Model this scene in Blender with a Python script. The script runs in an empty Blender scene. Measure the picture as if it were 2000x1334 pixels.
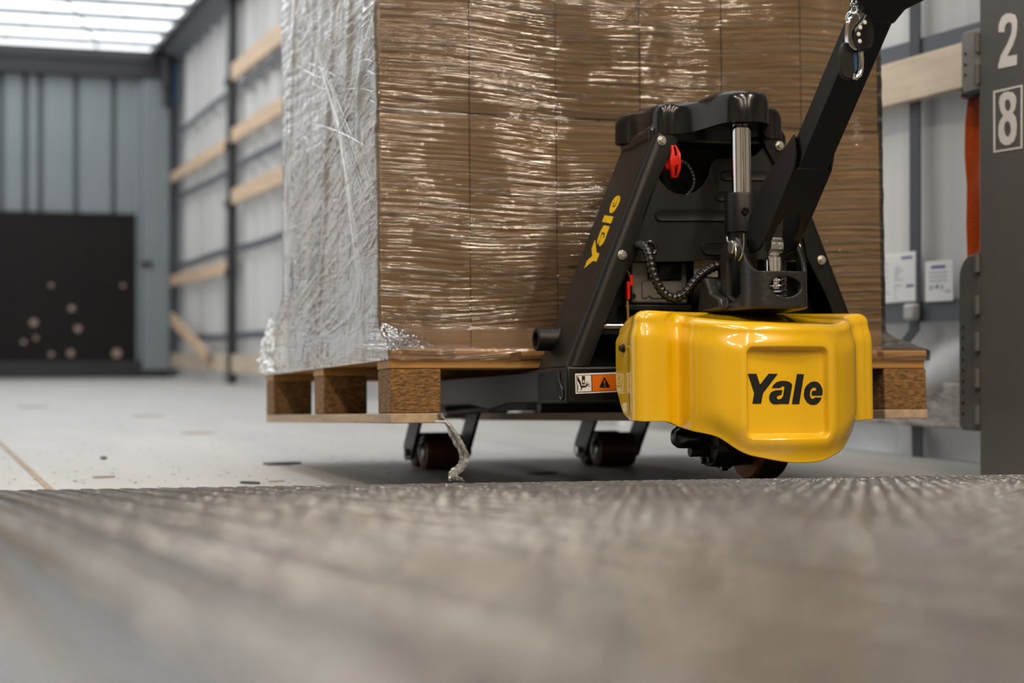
import bpy, bmesh, math, random
import numpy as np
from mathutils import Matrix, Vector
random.seed(7)
rng = np.random.default_rng(7)
PI = math.pi
sc = bpy.context.scene
col = sc.collection

# ------------------------------------------------------------------ camera
F = 3500.0                       # focal length in pixels of the 2000 px wide frame
HC = 0.257                       # lens height above the trailer floor
ty = np.array([-1200 / F, 1, -13 / F]); ty /= np.linalg.norm(ty)
tx = np.array([(F * F + 169) / 1200 / F, 1, -13 / F]); tx /= np.linalg.norm(tx)
tz = np.cross(tx, ty)
RT = np.array([tx, ty, tz]).T    # trailer axes -> camera axes (right, forward, up)
cam = bpy.data.cameras.new('camera')
cam.sensor_width = 36; cam.lens = F / 2000 * 36
cam.clip_start = 0.02; cam.clip_end = 200
cam.dof.use_dof = True; cam.dof.focus_distance = 2.62; cam.dof.aperture_fstop = 4.0
camo = bpy.data.objects.new('camera', cam); col.objects.link(camo)
r_, f_, u_ = RT.T @ [1, 0, 0], RT.T @ [0, 1, 0], RT.T @ [0, 0, 1]
camo.matrix_world = Matrix(((r_[0], u_[0], -f_[0], 0), (r_[1], u_[1], -f_[1], 0), (r_[2], u_[2], -f_[2], HC), (0, 0, 0, 1)))
sc.camera = camo

# ------------------------------------------------------------------ world (overcast daylight outside; inside the trailer, emission of the roof skin stands in for it), exposure
w = bpy.data.worlds.new('sky'); sc.world = w; w.use_nodes = True
w.node_tree.nodes['Background'].inputs[0].default_value = (0.90, 0.95, 1.0, 1)
w.node_tree.nodes['Background'].inputs[1].default_value = 1.0
sc.cycles.use_light_tree = False
sc.view_settings.view_transform = 'Standard'; sc.view_settings.look = 'None'
sc.view_settings.gamma = 1; sc.view_settings.use_curve_mapping = False
sc.view_settings.exposure = 0.07
sc.cycles.use_denoising = True
sc.cycles.max_bounces = 5; sc.cycles.diffuse_bounces = 3; sc.cycles.glossy_bounces = 3; sc.cycles.transparent_max_bounces = 10
sc.cycles.use_adaptive_sampling = True; sc.cycles.adaptive_threshold = 0.035
sc.cycles.sample_clamp_indirect = 6.0
sc.cycles.caustics_reflective = False; sc.cycles.caustics_refractive = False

# ------------------------------------------------------------------ frames
def rot3(a, b, c):
    ca, sa, cb, sb, cc, s_ = math.cos(a), math.sin(a), math.cos(b), math.sin(b), math.cos(c), math.sin(c)
    Rz = np.array([[ca, -sa, 0], [sa, ca, 0], [0, 0, 1]]); Rx = np.array([[1, 0, 0], [0, cb, -sb], [0, sb, cb]])
    Ry = np.array([[cc, 0, s_], [0, 1, 0], [-s_, 0, cc]])
    return Ry @ Rx @ Rz
RP = rot3(0.3140, -0.0402, -0.0082); TP = np.array([-0.1986, 2.9348, -0.1343])
# load frame: origin = front left bottom corner of the pallet, x right, y into the trailer, z up
CP = -RP.T @ TP
MP = RT.T @ RP; OP = RT.T @ TP + np.array([0, 0, HC])
PM = Matrix([list(MP[0]) + [OP[0]], list(MP[1]) + [OP[1]], list(MP[2]) + [OP[2]], [0, 0, 0, 1]])
def ony(px, py, y):              # measured point of the photograph on the plane y of the load frame
    d = RP.T @ np.array([(px - 1000) / F, 1, -(py - 667) / F]); return CP + d * (y - CP[1]) / d[1]
def onx(px, py, x):
    d = RP.T @ np.array([(px - 1000) / F, 1, -(py - 667) / F]); return CP + d * (x - CP[0]) / d[0]
def tray(px, py): return RT.T @ np.array([(px - 1000) / F, 1, -(py - 667) / F])
def tX(px, py, X): d = tray(px, py); q = d * X / d[0]; q[2] += HC; return q
def tY(px, py, Y): d = tray(px, py); q = d * Y / d[1]; q[2] += HC; return q

# ------------------------------------------------------------------ materials
MATS = {}
def mat(name, colr, rough=0.5, metal=0.0, var=0.0, vscale=8.0, bump=0.0, bscale=60.0, stretch=(1, 1, 1), col2=None, coat=0.0, spec=0.5, trans=0.0, emit=None, estr=0.0, detail=4):
    m = bpy.data.materials.new(name); m.use_nodes = True; nt = m.node_tree; b = nt.nodes['Principled BSDF']
    b.inputs['Base Color'].default_value = (*colr, 1); b.inputs['Roughness'].default_value = rough; b.inputs['Metallic'].default_value = metal
    b.inputs['Coat Weight'].default_value = coat; b.inputs['Coat Roughness'].default_value = 0.04
    b.inputs['Specular IOR Level'].default_value = spec
    if emit: b.inputs['Emission Color'].default_value = (*emit, 1); b.inputs['Emission Strength'].default_value = estr
    if var or bump:
        tc = nt.nodes.new('ShaderNodeTexCoord'); mp = nt.nodes.new('ShaderNodeMapping'); mp.inputs['Scale'].default_value = stretch
        nt.links.new(tc.outputs['Object'], mp.inputs['Vector'])
    if var:
        n = nt.nodes.new('ShaderNodeTexNoise'); n.inputs['Scale'].default_value = vscale; n.inputs['Detail'].default_value = detail; n.inputs['Roughness'].default_value = 0.65
        nt.links.new(mp.outputs[0], n.inputs['Vector'])
        cr = nt.nodes.new('ShaderNodeValToRGB'); c2 = col2 or tuple(c * (1 - var) for c in colr)
        cr.color_ramp.elements[0].position = 0.32; cr.color_ramp.elements[1].position = 0.68
        cr.color_ramp.elements[0].color = (*c2, 1); cr.color_ramp.elements[1].color = (*colr, 1)
        nt.links.new(n.outputs[0], cr.inputs[0]); nt.links.new(cr.outputs[0], b.inputs['Base Color'])
    if bump:
        n2 = nt.nodes.new('ShaderNodeTexNoise'); n2.inputs['Scale'].default_value = bscale; n2.inputs['Detail'].default_value = 3
        nt.links.new(mp.outputs[0], n2.inputs['Vector'])
        bp = nt.nodes.new('ShaderNodeBump'); bp.inputs['Strength'].default_value = bump; bp.inputs['Distance'].default_value = 0.01
        nt.links.new(n2.outputs[0], bp.inputs['Height']); nt.links.new(bp.outputs[0], b.inputs['Normal'])
    if trans:
        tr = nt.nodes.new('ShaderNodeBsdfTranslucent'); tr.inputs[0].default_value = (*colr, 1)
        mx = nt.nodes.new('ShaderNodeMixShader'); mx.inputs[0].default_value = trans
        nt.links.new(b.outputs[0], mx.inputs[1]); nt.links.new(tr.outputs[0], mx.inputs[2]); nt.links.new(mx.outputs[0], nt.nodes['Material Output'].inputs[0])
    MATS[name] = m; return m
M = mat
M('yellow', (0.82, 0.478, 0.003), 0.25, coat=1.0, bump=0.012, bscale=22)
M('black_paint', (0.0068, 0.0063, 0.0058), 0.36, spec=0.32, var=0.25, vscale=5, bump=0.02, bscale=300)
M('black_satin', (0.0060, 0.0055, 0.0053), 0.42, spec=0.32, bump=0.03, bscale=400)
M('black_plastic', (0.0080, 0.0078, 0.0076), 0.48, spec=0.32, bump=0.05, bscale=600)
M('black_gloss', (0.008, 0.008, 0.009), 0.18)
M('cast_iron', (0.018, 0.0175, 0.018), 0.34, bump=0.12, bscale=90)
M('void', (0.004, 0.004, 0.004), 0.8)
M('chrome', (0.82, 0.82, 0.82), 0.08, metal=1)
M('zinc', (0.62, 0.61, 0.56), 0.3, metal=1, bump=0.1, bscale=200)
M('alu', (0.30, 0.285, 0.265), 0.42, metal=0.75, var=0.25, vscale=12)
M('red_plastic', (0.62, 0.018, 0.008), 0.3)
M('polyurethane', (0.085, 0.022, 0.012), 0.42, var=0.3, vscale=20)
M('drive_tyre', (0.42, 0.13, 0.035), 0.55, var=0.4, vscale=14)
M('tyre_tread', (0.060, 0.045, 0.038), 0.6, var=0.4, vscale=20)
M('decal_black', (0.008, 0.008, 0.008), 0.35)
M('decal_yellow', (0.82, 0.52, 0.004), 0.4)
M('decal_white', (0.86, 0.84, 0.82), 0.4)
M('decal_orange', (0.72, 0.15, 0.004), 0.4)
M('carton', (0.355, 0.205, 0.083), 0.75, var=0.16, vscale=3, bump=0.05, bscale=200)
M('pallet_top', (0.47, 0.235, 0.060), 0.6, var=0.4, vscale=6, stretch=(0.35, 1.5, 9), bump=0.1, bscale=40)
M('pallet_wood', (0.42, 0.25, 0.115), 0.7, var=0.35, vscale=7, stretch=(8, 0.6, 8), bump=0.12, bscale=30)
M('cool_wood', (0.50, 0.36, 0.24), 0.7, var=0.35, vscale=7, stretch=(8, 0.6, 8), bump=0.12, bscale=30)
M('chipboard', (0.30, 0.15, 0.045), 0.8, var=0.75, vscale=75, stretch=(1, 1, 2.0), bump=0.5, bscale=110, detail=6)
M('side_wood', (0.66, 0.47, 0.31), 0.6, var=0.22, vscale=4, stretch=(4, 0.7, 6))
M('near_wood', (0.70, 0.57, 0.42), 0.6, var=0.22, vscale=5, stretch=(5, 1.2, 7))
M('worn_wood', (0.60, 0.55, 0.49), 0.6, var=0.75, vscale=9, stretch=(3, 1.5, 6), col2=(0.17, 0.15, 0.14))
M('base_wood', (0.60, 0.48, 0.36), 0.65, var=0.3, vscale=4, stretch=(4, 0.7, 6))
M('curtain', (0.65, 0.635, 0.615), 0.5, var=0.42, vscale=3.2, stretch=(0, 1, 0.02), trans=0.07)  # darker vertical stripes: shading of the folds put into the fabric colour
M('roof_skin_glow', (0.86, 0.88, 0.90), 0.6, emit=(0.95, 0.98, 1.0), estr=2.05)
M('curtain_left_glow', (0.60, 0.585, 0.57), 0.5, var=0.06, vscale=2, emit=(0.93, 0.97, 1.0), estr=0.42)
M('webbing', (0.075, 0.085, 0.10), 0.6, bump=0.1, bscale=150)
M('webbing_dark', (0.035, 0.038, 0.046), 0.6, bump=0.1, bscale=150)
M('steel_blue', (0.25, 0.278, 0.292), 0.45, var=0.12, vscale=1.5)
M('steel_dark', (0.030, 0.029, 0.032), 0.5, var=0.2)
M('rail_grey', (0.20, 0.215, 0.235), 0.4, var=0.2, vscale=2, stretch=(4, .4, 4))
M('kick_brown', (0.012, 0.0085, 0.0085), 0.5, var=0.3, vscale=2.5, spec=0.2)
M('scuff', (0.34, 0.24, 0.20), 0.6)
M('pillar_grey', (0.135, 0.134, 0.132), 0.38, var=0.12, vscale=5, stretch=(1, 3, .4))
M('bracket_grey', (0.29, 0.29, 0.285), 0.38, var=0.1)
M('orange_web', (0.62, 0.085, 0.004), 0.6, bump=0.2, bscale=150)
M('paper', (0.80, 0.79, 0.77), 0.5)
M('print_blue', (0.055, 0.09, 0.24), 0.6)
M('print_grey', (0.36, 0.38, 0.45), 0.6)
M('plastic_grey', (0.42, 0.41, 0.40), 0.35)
M('ply_floor', (0.445, 0.432, 0.412), 0.5, var=0.14, vscale=2.2, stretch=(3, 0.5, 1), bump=0.04, bscale=40)
M('floor_gap', (0.20, 0.15, 0.11), 0.8)
M('sealant', (0.40, 0.31, 0.22), 0.7, var=0.4, vscale=20)
M('tread_steel', (0.172, 0.184, 0.206), 0.23, metal=0.45, var=0.35, vscale=5, bump=0.15, bscale=120, col2=(0.12, 0.113, 0.113))
M('joint_grey', (0.085, 0.09, 0.095), 0.6)
M('rubber', (0.02, 0.02, 0.02), 0.7)
M('concrete', (0.33, 0.32, 0.31), 0.6, var=0.15, vscale=2)
M('hall_wall', (0.34, 0.32, 0.30), 0.8)
M('hall_roof', (0.14, 0.135, 0.13), 0.8)
M('lamp_white', (0.8, 0.8, 0.8), 0.5)
M('lamp_tube', (0.9, 0.88, 0.85), 0.4)
M('debris', (0.05, 0.045, 0.04), 0.7)
M('debris_pale', (0.33, 0.27, 0.2), 0.7)
M('blue_web', (0.01, 0.06, 0.16), 0.6)
M('wire_brown', (0.25, 0.14, 0.04), 0.5)
M('wire_yellow', (0.5, 0.28, 0.01), 0.5)

def film_material(name, streak, strength, white, rot=(0.10, 0.07, 0)):
    m = bpy.data.materials.new(name); m.use_nodes = True; nt = m.node_tree; nt.nodes.remove(nt.nodes['Principled BSDF'])
    N = nt.nodes.new; L = nt.links.new
    tc = N('ShaderNodeTexCoord')
    wob = N('ShaderNodeTexNoise'); wob.inputs['Scale'].default_value = 2.3; wob.inputs['Detail'].default_value = 1
    L(tc.outputs['Object'], wob.inputs['Vector'])
    wm = N('ShaderNodeVectorMath'); wm.operation = 'MULTIPLY_ADD'; wm.inputs[1].default_value = (0.0, 0.0, 0.07)
    L(wob.outputs['Color'], wm.inputs[0]); L(tc.outputs['Object'], wm.inputs[2])
    mp = N('ShaderNodeMapping'); mp.inputs['Scale'].default_value = streak; mp.inputs['Rotation'].default_value = rot
    L(wm.outputs[0], mp.inputs['Vector'])
    n1 = N('ShaderNodeTexNoise'); n1.inputs['Scale'].default_value = 1.0; n1.inputs['Detail'].default_value = 2.5; n1.inputs['Roughness'].default_value = 0.6
    L(mp.outputs[0], n1.inputs['Vector'])
    n2 = N('ShaderNodeTexNoise'); n2.inputs['Scale'].default_value = 7; n2.inputs['Detail'].default_value = 3
    L(tc.outputs['Object'], n2.inputs['Vector'])
    ad = N('ShaderNodeMath'); ad.operation = 'MULTIPLY_ADD'; ad.inputs[1].default_value = 1.6
    L(n2.outputs[0], ad.inputs[0]); L(n1.outputs[0], ad.inputs[2])
    bp = N('ShaderNodeBump'); bp.inputs['Strength'].default_value = strength; bp.inputs['Distance'].default_value = 0.012
    L(ad.outputs[0], bp.inputs['Height'])
    n3 = N('ShaderNodeTexNoise'); n3.inputs['Scale'].default_value = 5.5; n3.inputs['Detail'].default_value = 2; L(tc.outputs['Object'], n3.inputs['Vector'])
    r3 = N('ShaderNodeMapRange'); r3.inputs[1].default_value = 0.36; r3.inputs[2].default_value = 0.62; r3.inputs[3].default_value = 0.25 * strength; r3.inputs[4].default_value = 1.1 * strength
    L(n3.outputs[0], r3.inputs[0]); L(r3.outputs[0], bp.inputs['Strength'])
    gl = N('ShaderNodeBsdfGlossy'); gl.inputs['Roughness'].default_value = 0.12; gl.inputs['Color'].default_value = (0.95, 0.95, 0.95, 1); L(bp.outputs[0], gl.inputs['Normal'])
    df = N('ShaderNodeBsdfDiffuse'); df.inputs[0].default_value = (0.85, 0.85, 0.85, 1); L(bp.outputs[0], df.inputs['Normal'])
    tr = N('ShaderNodeBsdfTransparent'); tr.inputs[0].default_value = (0.97, 0.97, 0.97, 1)
    # milky gathers of film: streaks where the layers pile up
    rp = N('ShaderNodeMapRange'); rp.inputs[1].default_value = 0.5; rp.inputs[2].default_value = 0.78; rp.inputs[3].default_value = white * 0.35; rp.inputs[4].default_value = white * 2.2
    L(n1.outputs[0], rp.inputs[0])
    m1 = N('ShaderNodeMixShader'); L(rp.outputs[0], m1.inputs[0]); L(tr.outputs[0], m1.inputs[1]); L(df.outputs[0], m1.inputs[2])
    fr = N('ShaderNodeFresnel'); fr.inputs[0].default_value = 1.5; L(bp.outputs[0], fr.inputs['Normal'])
    sc_ = N('ShaderNodeMath'); sc_.operation = 'MULTIPLY'; sc_.inputs[1].default_value = 1.4; sc_.use_clamp = True; L(fr.outputs[0], sc_.inputs[0])
    m2 = N('ShaderNodeMixShader'); L(sc_.outputs[0], m2.inputs[0]); L(m1.outputs[0], m2.inputs[1]); L(gl.outputs[0], m2.inputs[2])
    L(m2.outputs[0], nt.nodes['Material Output'].inputs[0]); MATS[name] = m
film_material('film', (3.2, 3.2, 150), 0.62, 0.04)
film_material('film_side_sheen', (3.2, 3.2, 85), 0.95, 0.085, (0.36, 0.07, 0))  # whiter copy of the same film: daylight sheen put into its colour
film_material('film_bunch', (60, 60, 60), 0.7, 0.42)
M('film_strand', (0.9, 0.9, 0.9), 0.16, metal=1.0)

# ------------------------------------------------------------------ mesh building
class MB:
    def __init__(s): s.v = []; s.f = []
    def add(s, vs, fs):
        o = len(s.v); s.v += [tuple(float(c) for c in v) for v in vs]; s.f += [tuple(i + o for i in f) for f in fs]; return s
    def box(s, x0, x1, y0, y1, z0, z1):
        return s.add([(x0, y0, z0), (x1, y0, z0), (x1, y1, z0), (x0, y1, z0), (x0, y0, z1), (x1, y0, z1), (x1, y1, z1), (x0, y1, z1)],
                     [(0, 3, 2, 1), (4, 5, 6, 7), (0, 1, 5, 4), (1, 2, 6, 5), (2, 3, 7, 6), (3, 0, 4, 7)])
    def prism(s, pts, vec):       # planar polygon (3D points) swept along vec, capped
        n = len(pts); p = [np.array(q, float) for q in pts]; vec = np.array(vec, float)
        fs = [tuple(range(n))[::-1], tuple(range(n, 2 * n))] + [(i, (i + 1) % n, (i + 1) % n + n, i + n) for i in range(n)]
        return s.add(p + [q + vec for q in p], fs)
    def loft(s, rings, cap=True, closed=True):
        n = len(rings[0]); vs = [p for r in rings for p in r]; fs = []
        for k in range(len(rings) - 1):
            for i in range(n if closed else n - 1):
                j = (i + 1) % n; fs.append((k * n + i, k * n + j, (k + 1) * n + j, (k + 1) * n + i))
        if cap: fs += [tuple(range(n))[::-1], tuple((len(rings) - 1) * n + i for i in range(n))]
        return s.add(vs, fs)
    def cyl(s, a, b, r, n=24, r2=None, cap=True):
        return s.lathe(a, b, [(0, r), (1, r if r2 is None else r2)], n, cap)
    def lathe(s, a, b, prof, n=24, cap=True):
        a = np.array(a, float); b = np.array(b, float); d = b - a; L = np.linalg.norm(d); d /= L
        h = np.array([0, 0, 1.0]) if abs(d[2]) < .9 else np.array([1.0, 0, 0]); u = np.cross(h, d); u /= np.linalg.norm(u); v = np.cross(d, u)
        return s.loft([[a + d * L * t + r * (u * math.cos(2 * PI * i / n) + v * math.sin(2 * PI * i / n)) for i in range(n)] for t, r in prof], cap)
    def tube(s, path, r, n=8, cap=True):
        P = [np.array(p, float) for p in path]; rings = []; up = None
        for i, p in enumerate(P):
            d = P[min(i + 1, len(P) - 1)] - P[max(i - 1, 0)]; d /= np.linalg.norm(d) + 1e-12
            if up is None: up = np.array([0, 0, 1.0]) if abs(d[2]) < .9 else np.array([1.0, 0, 0])
            u = np.cross(up, d); u /= np.linalg.norm(u) + 1e-12; v = np.cross(d, u); up = v
            rr = r[i] if hasattr(r, '__len__') else r
            rings.append([p + rr * (u * math.cos(2 * PI * k / n) + v * math.sin(2 * PI * k / n)) for k in range(n)])
        return s.loft(rings, cap)
    def torus(s, c, axis, R, r, n=24, k=8):
        c = np.array(c, float); d = np.array(axis, float); d /= np.linalg.norm(d)
        h = np.array([0, 0, 1.0]) if abs(d[2]) < .9 else np.array([1.0, 0, 0]); u = np.cross(h, d); u /= np.linalg.norm(u); v = np.cross(d, u)
        rings = []
        for i in range(n):
            a = 2 * PI * i / n; e = u * math.cos(a) + v * math.sin(a)
            rings.append([c + e * (R + r * math.cos(2 * PI * j / k)) + d * r * math.sin(2 * PI * j / k) for j in range(k)])
        rings.append(rings[0]); return s.loft(rings, cap=False)
    def sphere(s, c, r, n=16, m=10, sx=(1, 1, 1)):
        rings = []
        for j in range(1, m):
            t = PI * j / m; rings.append([(c[0] + r * sx[0] * math.sin(t) * math.cos(2 * PI * i / n), c[1] + r * sx[1] * math.sin(t) * math.sin(2 * PI * i / n), c[2] - r * sx[2] * math.cos(t)) for i in range(n)])
        return s.loft(rings)

def finish(me, smooth=True, angle=38):
    if smooth:
        me.polygons.foreach_set('use_smooth', [True] * len(me.polygons)); me.set_sharp_from_angle(angle=math.radians(angle))
    me.update()
def link(name, me, parent=None, kind=None):
    o = bpy.data.objects.new(name, me); col.objects.link(o)
    if parent is not None: o.parent = parent
    if kind: o['kind'] = kind
    return o
OFF = {}
def build(name, mb, material, parent=None, bevel=0.0, seg=2, smooth=True, angle=38, kind=None, fix=True, label=None):
    """one mesh object; the vertices are given in the frame of the parent thing"""
    off = OFF.get(parent.name, (0, 0, 0)) if parent is not None else (0, 0, 0)
    me = bpy.data.meshes.new(name)
    me.from_pydata([(v[0] - off[0], v[1] - off[1], v[2] - off[2]) for v in mb.v], [], mb.f)
    if fix:
        bm = bmesh.new(); bm.from_mesh(me); bmesh.ops.recalc_face_normals(bm, faces=bm.faces); bm.to_mesh(me); bm.free()
    me.materials.append(MATS[material]); finish(me, smooth, angle)
    o = link(name, me, parent, kind)
    if parent is not None: OFF[o.name] = off
    if label: o['label'] = label
    if bevel:
        b = o.modifiers.new('bevel', 'BEVEL'); b.width = bevel; b.segments = seg; b.limit_method = 'ANGLE'; b.angle_limit = math.radians(35); b.harden_normals = False
    return o
def tag(o, label, cat, group=None):
    o['label'] = label; o['category'] = cat
    if group: o['group'] = group
    return o
def thing(name, label, cat, off=(0, 0, 0), frame=None, group=None):
    """an Empty at the base of a thing; its parts are built in the frame's coordinates"""
    o = bpy.data.objects.new(name, None); col.objects.link(o); o.empty_display_size = 0.05
    o.matrix_world = (frame if frame is not None else Matrix.Identity(4)) @ Matrix.Translation(off)
    OFF[o.name] = tuple(off); return tag(o, label, cat, group)
def solo(name, mb, material, label, cat, off=(0, 0, 0), frame=None, group=None, **k):
    mb.v = [(v[0] - off[0], v[1] - off[1], v[2] - off[2]) for v in mb.v]
    o = build(name, mb, material, None, **k); o.matrix_world = (frame if frame is not None else Matrix.Identity(4)) @ Matrix.Translation(off)
    return tag(o, label, cat, group)
def struct(name, mb, material, **k): return build(name, mb, material, None, kind='structure', **k)
def holder(name):
    o = bpy.data.objects.new(name, None); col.objects.link(o); o['kind'] = 'structure'; return o
def flat(polys, place, thick):
    """flat shape with holes: each poly is a list of (u, v); place(u, v, d) gives the 3D point; returns an MB"""
    cu = bpy.data.curves.new('tmp', 'CURVE'); cu.dimensions = '2D'; cu.fill_mode = 'BOTH'
    for p in polys:
        s = cu.splines.new('POLY'); s.points.add(len(p) - 1)
        for q, (u, v) in zip(s.points, p): q.co = (u, v, 0, 1)
        s.use_cyclic_u = True
    o = bpy.data.objects.new('tmp', cu); col.objects.link(o)
    me = bpy.data.meshes.new_from_object(o); mb = MB()
    vs = [v.co.copy() for v in me.vertices]; n = len(vs)
    mb.add([place(v.x, v.y, thick) for v in vs], [tuple(f.vertices) for f in me.polygons])
    cnt = {}
    for f in me.polygons:
        for e in f.edge_keys: cnt[e] = cnt.get(e, 0) + 1
    rim = [e for e, c in cnt.items() if c == 1]
    back = [place(v.x, v.y, 0) for v in vs]
    mb.add(back, []); mb.f += [(a, b, b + n, a + n) for a, b in rim]
    bpy.data.objects.remove(o); bpy.data.curves.remove(cu); bpy.data.meshes.remove(me)
    return mb
def smoothpoly(pts, n=4, closed=True):
    P = [np.array(p, float) for p in pts]; out = []; N = len(P)
    for i in range(N if closed else N - 1):
        a, b, c, d = (P[(i - 1) % N], P[i], P[(i + 1) % N], P[(i + 2) % N]) if closed else (P[max(i - 1, 0)], P[i], P[i + 1], P[min(i + 2, N - 1)])
        for k in range(n):
            t = k / n; out.append(0.5 * (2 * b + (c - a) * t + (2 * a - 5 * b + 4 * c - d) * t * t + (3 * b - a - 3 * c + d) * t ** 3))
    if not closed: out.append(P[-1])
    return out
def sstep(a, b, x):
    t = np.clip((x - a) / (b - a), 0, 1); return t * t * (3 - 2 * t)

# ================================================================== THE SETTING: trailer
XW, YF, XL = 2.30, 15.80, -0.22        # curtain, headboard, left curtain
# floor: plywood sheets with recessed joints
fl = struct('floor', MB().box(XL, XW, 2.60, YF, -0.05, -0.008), 'floor_gap', smooth=False)
seams = [XL, 0.262, 1.545, XW]; ys = [2.60, 4.75, 7.25, 9.75, 12.25, YF]
for i in range(3):
    for j in range(5):
        g = 0.0025
        build('plywood_sheet', MB().box(seams[i] + (0.006 if i == 1 else g), seams[i + 1] - (0.006 if i == 0 else g), ys[j] + .0006, ys[j + 1] - .0006, -0.008, 0.0), 'ply_floor', fl, smooth=False)
build('sealant_strip', MB().box(0.255, 0.269, 2.6, YF, -0.007, 0.0012), 'sealant', fl, smooth=False)

def curtain_mesh(X, sgn, y0, y1):
    mb = MB(); ny, nz = 420, 46; vs = []
    for i in range(ny + 1):
        for j in range(nz + 1):
            y = y0 + (y1 - y0) * i / ny; z = -0.02 + 2.80 * j / nz
            rip = 0.034 * math.sin(2 * PI * y / 0.47) + 0.012 * math.sin(2 * PI * y / 0.19 + 1)
            a = float(sstep(5.2, 7.0, y)); low = float(1 - sstep(0.18, 0.36, z))
            near = 1 - a
            dx = rip * a + near * (0.004 * math.sin(y * 9 + z * 3))
            dx += near * low * (0.045 * math.sin(y * 11.0 + 1.4 + z * 9) + 0.035 * math.sin(z * 21 + y * 2.0))
            vs.append((X + sgn * (0.012 + 0.046 * a + dx), y, z))
    fs = [(i * (nz + 1) + j, (i + 1) * (nz + 1) + j, (i + 1) * (nz + 1) + j + 1, i * (nz + 1) + j + 1) for i in range(ny) for j in range(nz)]
    return mb.add(vs, fs)
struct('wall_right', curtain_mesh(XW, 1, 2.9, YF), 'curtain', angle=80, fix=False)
lw = MB()      # left curtain, out of view: emission added to brighten the load's left side
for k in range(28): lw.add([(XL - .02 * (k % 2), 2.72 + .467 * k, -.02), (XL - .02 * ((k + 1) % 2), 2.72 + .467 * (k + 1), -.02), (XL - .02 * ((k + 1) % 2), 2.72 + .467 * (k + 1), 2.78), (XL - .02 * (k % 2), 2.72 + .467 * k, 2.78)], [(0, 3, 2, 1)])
struct('wall_left', lw, 'curtain_left_glow', smooth=False, fix=False)
# headboard wall: vertical pressed panels with recessed joints
wf = struct('wall_front', MB().box(XL - .05, XW + .05, YF + .03, YF + .06, 0, 2.9), 'joint_grey', smooth=False)
edges = [tY(px, 300, YF)[0] for px in (3, 51, 80, 150, 224, 273)]
edges = [edges[0] - k * .335 for k in (3, 2, 1)] + edges
for a, b in zip(edges[:-1], edges[1:]):
    g = 0.016
    build('wall_panel', MB().prism([(a + g, YF + .03, 0), (a + g + .02, YF, 0), (b - g - .02, YF, 0), (b - g, YF + .03, 0)], (0, 0, 2.62)), 'steel_blue', wf, smooth=False)
# roof: skin whose emission stands in for daylight through it, roof bows, side rails
cl = struct('ceiling', MB().add([(XL, 2.46, 2.85), (2.075, 2.46, 2.85), (2.075, YF + .05, 2.85), (XL, YF + .05, 2.85)], [(0, 3, 2, 1)]), 'roof_skin_glow', smooth=False, fix=False)
for k in range(22):
    y = 15.30 - k * 0.60
    build('roof_bow', MB().box(XL, 2.09, y - .02, y + .02, 2.798, 2.842), 'rail_grey', cl, smooth=False)
    if k < 8:
        for X in (0.95, 1.55, 2.0):
            xx = X + 0.11 * ((k * 7) % 3 - 1)
            build('bow_clip', MB().box(xx - .022, xx + .022, y - .02, y + .02, 2.798, 2.822), 'steel_dark', cl, smooth=False)
cord = [(1.60, 15.6, 2.80), (1.52, 14.9, 2.775), (1.40, 14.5, 2.78), (1.33, 14.0, 2.768), (1.20, 13.5, 2.775), (1.05, 13.1, 2.768), (0.9, 12.4, 2.775)]
build('roof_cord', MB().tube(smoothpoly(cord, 5, False), 0.007, 6), 'steel_dark', cl)
struct('trim_1', MB().box(2.075, 2.135, 2.6, YF, 2.80, 2.93), 'steel_dark', smooth=False)
struct('trim_2', MB().prism([(2.135, 2.6, 2.835), (2.31, 2.6, 2.770), (2.46, 2.6, 2.770), (2.46, 2.6, 2.93), (2.135, 2.6, 2.93)], (0, YF - 2.6, 0)), 'rail_grey', smooth=False)
struct('trim_3', MB().box(XL - .06, XL + .08, 2.6, YF, 2.77, 2.93), 'rail_grey', smooth=False)
struct('trim_4', MB().box(XL, 2.26, YF - .10, YF + .02, 2.60, 2.83).box(XL, 2.26, YF - .12, YF, 2.735, 2.83), 'steel_dark', smooth=False)   # dark header of the headboard
# kick panel, base beam and corner pillar of the headboard
kp = thing('kick_panel', 'dark brown scuffed plywood kick panel along the foot of the headboard', 'panel', (0.9, YF - .05, .146))
build('board', MB().box(XL, 1.945, YF - .055, YF - .012, .146, 1.420), 'kick_brown', kp, bevel=.004)
for (px, py, r) in ((66, 630, .032), (152, 642, .030), (140, 602, .026), (228, 690, .040), (138, 690, .03), (100, 692, .022), (46, 668, .02), (100, 557, .018), (240, 558, .018), (70, 660, .018)):
    q = tY(px, py, YF - .056)
    build('scuff_mark', MB().cyl((q[0], YF - .0565, q[2]), (q[0], YF - .054, q[2]), r, 14), 'scuff', kp)
solo('base_beam', MB().box(XL, 2.215, YF - .09, YF, 0.0, .065).box(XL, 2.0, YF - .07, YF, .065, .146), 'steel_dark', 'black steel beam on the floor under the dark kick panel', 'beam', (1, YF - .05, 0), bevel=.004)
cp = thing('corner_pillar', 'blue-grey steel corner pillar at the far right end of the trailer', 'pillar', (2.12, YF - .05, .065))
build('column', MB().box(2.005, 2.245, YF - .07, YF, .065, 2.62).box(1.955, 2.005, YF - .03, YF, .1, 2.6), 'steel_blue', cp, bevel=.012)
q = tY(287, 515, YF - .1); build('latch', MB().box(q[0] - .05, q[0] + .05, YF - .10, YF - .068, q[2] - .02, q[2] + .02), 'steel_dark', cp, bevel=.005)
hp = [tX(px, py, 2.215) for px, py in ((320, 118), (325, 140), (324, 170), (320, 195), (319, 216))]
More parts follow.
